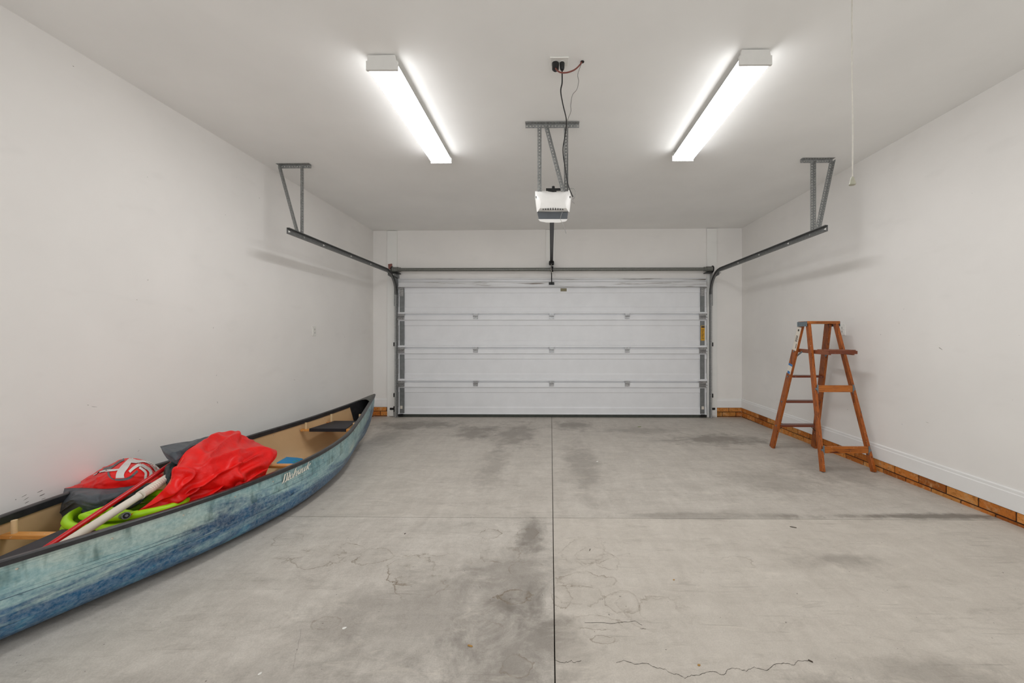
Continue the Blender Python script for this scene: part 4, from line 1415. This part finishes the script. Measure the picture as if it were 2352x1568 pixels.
# smaller cover with the printed emblem
sm = thing('printed_bag', 'smaller red cover with white swirl emblem and grey base leaning on the canoe edge', 'bag', tuple(at(250, 1120, 2.1)), 'red and grey covers in the canoe')
r2 = [(148, 1121, 2.089), (195, 1120, 2.029), (245, 1122, 2.009), (300, 1116, 2.048), (368, 1104, 2.108)]
cs_ = Cloth([r2, [(182, 1112, 2.128), (215, 1098, 2.069), (262, 1090, 2.039), (312, 1086, 2.069), (374, 1088, 2.147)],
             [(186, 1105, 2.217), (228, 1082, 2.206), (278, 1064, 2.167), (328, 1068, 2.167), (374, 1084, 2.226)],
             [(192, 1103, 2.286), (240, 1074, 2.286), (290, 1052, 2.305), (342, 1060, 2.325), (372, 1083, 2.344)]], .007, 6, 11, .12, 64, 48)
obj('red_cover', cs_.mesh(), M['red_fabric'], sm, smooth=True, split=False)
cb2 = Cloth([[(134, 1190, 1.990), (165, 1158, 1.940), (215, 1172, 1.901), (262, 1166, 1.990), (330, 1146, 2.060)],
             [(138, 1158, 1.990), (180, 1140, 1.901), (225, 1148, 1.871), (280, 1138, 1.981), (340, 1126, 2.090)], r2], .010, 5, 4, .09, 60, 40)
obj('grey_base', cb2.mesh(), M['grey_fabric'], sm, smooth=True, split=False)
K = 230 / 2352
def c3(x, y, h): return (170 + x * K, 1040 + y * K, h * K)
white = [
    [c3(470, 530, 8), c3(640, 450, 16), c3(800, 420, 26), c3(960, 410, 22), c3(1060, 395, 18)],
    [c3(1340, 150, 40), c3(1280, 230, 60), c3(1210, 320, 75), c3(1130, 420, 80), c3(1090, 510, 90), c3(1090, 590, 100)],
    [c3(1330, 180, 60), c3(1460, 210, 40), c3(1620, 205, 22), c3(1740, 235, 28), c3(1850, 300, 50), c3(1930, 380, 60), c3(1960, 460, 50)],
    [c3(1300, 455, 30), c3(1420, 350, 32), c3(1550, 290, 34), c3(1680, 350, 36), c3(1790, 440, 36), c3(1800, 570, 34)],
    [c3(1530, 350, 26), c3(1620, 410, 28), c3(1680, 480, 28), c3(1680, 580, 28), c3(1685, 670, 28)]]
for st in white: obj('emblem_print', cs_.ribbon(st, .0035), M['logo_white'], sm)
grey = [
    [c3(500, 505, 10), c3(650, 425, 22), c3(800, 370, 40), c3(920, 320, 24), c3(1060, 220, 22), c3(1180, 160, 20)],
    [c3(815, 455, 24), c3(825, 520, 24), c3(870, 580, 16), c3(950, 630, 10)],
    [c3(970, 625, 18), c3(1130, 625, 24), c3(1290, 590, 26), c3(1400, 510, 26), c3(1490, 430, 26)]]
for st in grey: obj('emblem_print', cs_.ribbon(st, .0028), M['logo_grey'], sm)

# hose
def coil():
    P = []; n = 7.25; cx_, cy_ = -2.225, 1.97
    for i in range(int(n * 28) + 1):
        a = 2 * math.pi * i / 28; k = i / (n * 28)
        rx = .19 + .07 * k + .015 * math.sin(a * .37 + 1); ry = .205 + .02 * math.sin(a * .53)
        P.append(Vector((cx_ - rx * math.cos(a + 3.4), cy_ + ry * math.sin(a + 3.4) + .02 * math.sin(a * .7),   .125 + .275 * k + .006 * math.sin(a * 1.3))))
    return P
P = coil()
e = P[-1]
P += [e + Vector((.04, .05, .012)), at(330, 1187, 1.93), at(365, 1178, 1.94), at(408, 1169, 1.98), at(445, 1166, 2.04), at(480, 1170, 2.1)]
hs = thing('garden_hose', 'coiled lime green garden hose lying in the canoe', 'hose', (-2.165, 2.03, .12))
obj('hose_coil', MB().tube(P, .019, 12), M['hose'], hs, smooth=True)
a, b = at(258, 1187, 1.86), at(290, 1184, 1.78)
d = (b - a).normalized()
m = MB().tube([a, a + d * .05, a + d * .055, b - d * .02, b - d * .018, b], [.012, .012, .014, .014, .0165, .0165], 14)
m.curmi = 1; m.tube([b - d * .002, b + d * .002], .012, 14); m.curmi = 0; m.tube([b + d * .0005, b + d * .006], [.007, .006], 10)
obj('coupling', m, [M['hoseend'], M['slot']], hs, smooth=True)

# poles
ra, rb = at(98, 1263, 1.58), at(404, 1058, 2.16)
m = MB().tube([ra, rb], .0125, 12)
tag(obj('red_pole', m, M['red_pole'], smooth=True, loc=tuple(ra)), 'slim glossy red pole lying across the canoe above the white pole', 'pole')
wa, wb, wc = at(115, 1270, 1.56), at(322, 1137, 1.84), at(412, 1080, 2.14)
wp = thing('white_pole', 'white pole with ribbed grip lying under the red pole', 'pole', tuple(wa))
obj('shaft', MB().tube([wa, wb], [.0205, .0175], 14), M['white_pole'], wp, smooth=True)
pts, rs = [], []
for k in range(41):
    t = k / 40; pts.append(wb + (wc - wb) * t); rs.append(.021 + (.0018 if (k % 2 and k > 6) else 0))
obj('ribbed_grip', MB().tube(pts, rs, 14), M['white_pole'], wp)

# blue mat
q = [at(635.5, 1062, 3.25), at(665, 1045, 3.60), at(700, 1051, 3.66), at(668, 1070, 3.30)]
m = MB(); n = m.add(q + [p - Vector((0, 0, .012)) for p in q])
for f in ((0, 3, 2, 1), (4, 5, 6, 7), (0, 1, 5, 4), (1, 2, 6, 5), (2, 3, 7, 6), (3, 0, 4, 7)): m.face([n + i for i in f])
bm_ = thing('blue_mat', 'small flat bright blue pad with a print on the canoe floor', 'mat', tuple(q[0]))
obj('pad', m, M['bluemat'], bm_)
m = MB()
def bq(a, b): return q[0] * (1 - a) * (1 - b) + q[1] * a * (1 - b) + q[2] * a * b + q[3] * (1 - a) * b + Vector((0, 0, .0015))
for (a0, a1, b0, b1) in ((.38, .56, .52, .66), (.52, .62, .68, .95), (.35, .45, .72, .9)):
    n = m.add([bq(a0, b0), bq(a0, b1), bq(a1, b1), bq(a1, b0)]); m.face([n, n + 1, n + 2, n + 3])
obj('print', m, M['pouch_print'], bm_)

# ------------------------------------------------------------------ litter on the floor
def onfloor(px, py):
    d = ray(px, py); tt = (D * SLOPE - CAMZ) / (d.z + SLOPE * d.y); return d * tt + Vector((0, 0, CAMZ))


def bit(name, px, py, r, mat, label, cat, asp=.5, rot=0.5):
    c = onfloor(px, py); m = MB(); k = 9; c_, s_ = math.cos(rot), math.sin(rot)
    pts = []
    for j in range(k):
        a = 2 * math.pi * j / k; rr = r * random.uniform(.75, 1.15); x, y = rr * math.cos(a), rr * asp * math.sin(a)
        x, y = x * c_ - y * s_, x * s_ + y * c_
        pts.append((c.x + x, c.y + y, fz(c.y + y) + .0008))
    n = m.add(pts); t_ = m.add([(p[0], p[1], p[2] + .003) for p in pts])
    m.face([t_ + j for j in range(k)]); m.face([n + j for j in reversed(range(k))])
    for j in range(k): m.face([n + j, n + (j + 1) % k, t_ + (j + 1) % k, t_ + j])
    tag(obj(name, m, M[mat], loc=tuple(c)), label, cat, 'litter on the concrete floor')


bit('paint_chip', 791, 1443, .008, 'chip', 'white oval chip on the left front floor slab, larger of the two', 'chip', .6, .5)
bit('paint_chip', 597, 1548, .006, 'chip', 'tiny white chip on the floor at the bottom edge, near the canoe', 'chip', .6, .9)
bit('leaf_fragment', 1469, 980, .030, 'leaf', 'small green leaf bit on the floor just before the door', 'leaf', .5, .2)
bit('leaf_fragment', 1372, 1060, .016, 'chip', 'pale leaf bit on the floor right of the long joint', 'leaf', .5, .8)
bit('leaf_fragment', 1080, 1484, .010, 'leafdry', 'ochre leaf bit on the floor left of the long joint', 'leaf', .35, -.3)
bit('leaf_fragment', 1548, 1332, .005, 'leafdry', 'orange crumb on the right front floor slab', 'leaf', .5, 0)
bit('leaf_fragment', 1605, 1528, .006, 'leafdry', 'ochre crumb on the floor beside the long crack', 'leaf', .5, 0)
bit('twig', 1822, 1211, .020, 'twig', 'short dark twig on the floor near the cross joint, right side', 'twig', .12, -.45)
bit('twig', 1862, 1519, .008, 'twig', 'dark crumb at the right end of the long crack', 'twig', .3, -.8)
bit('twig', 1355, 1263, .012, 'twig', 'thin dark curved twig on the floor near the joint crossing', 'twig', .12, 1.2)
bit('twig', 930, 1226, .006, 'twig', 'dark speck on the floor left of the joint crossing', 'twig', .4, 1.0)
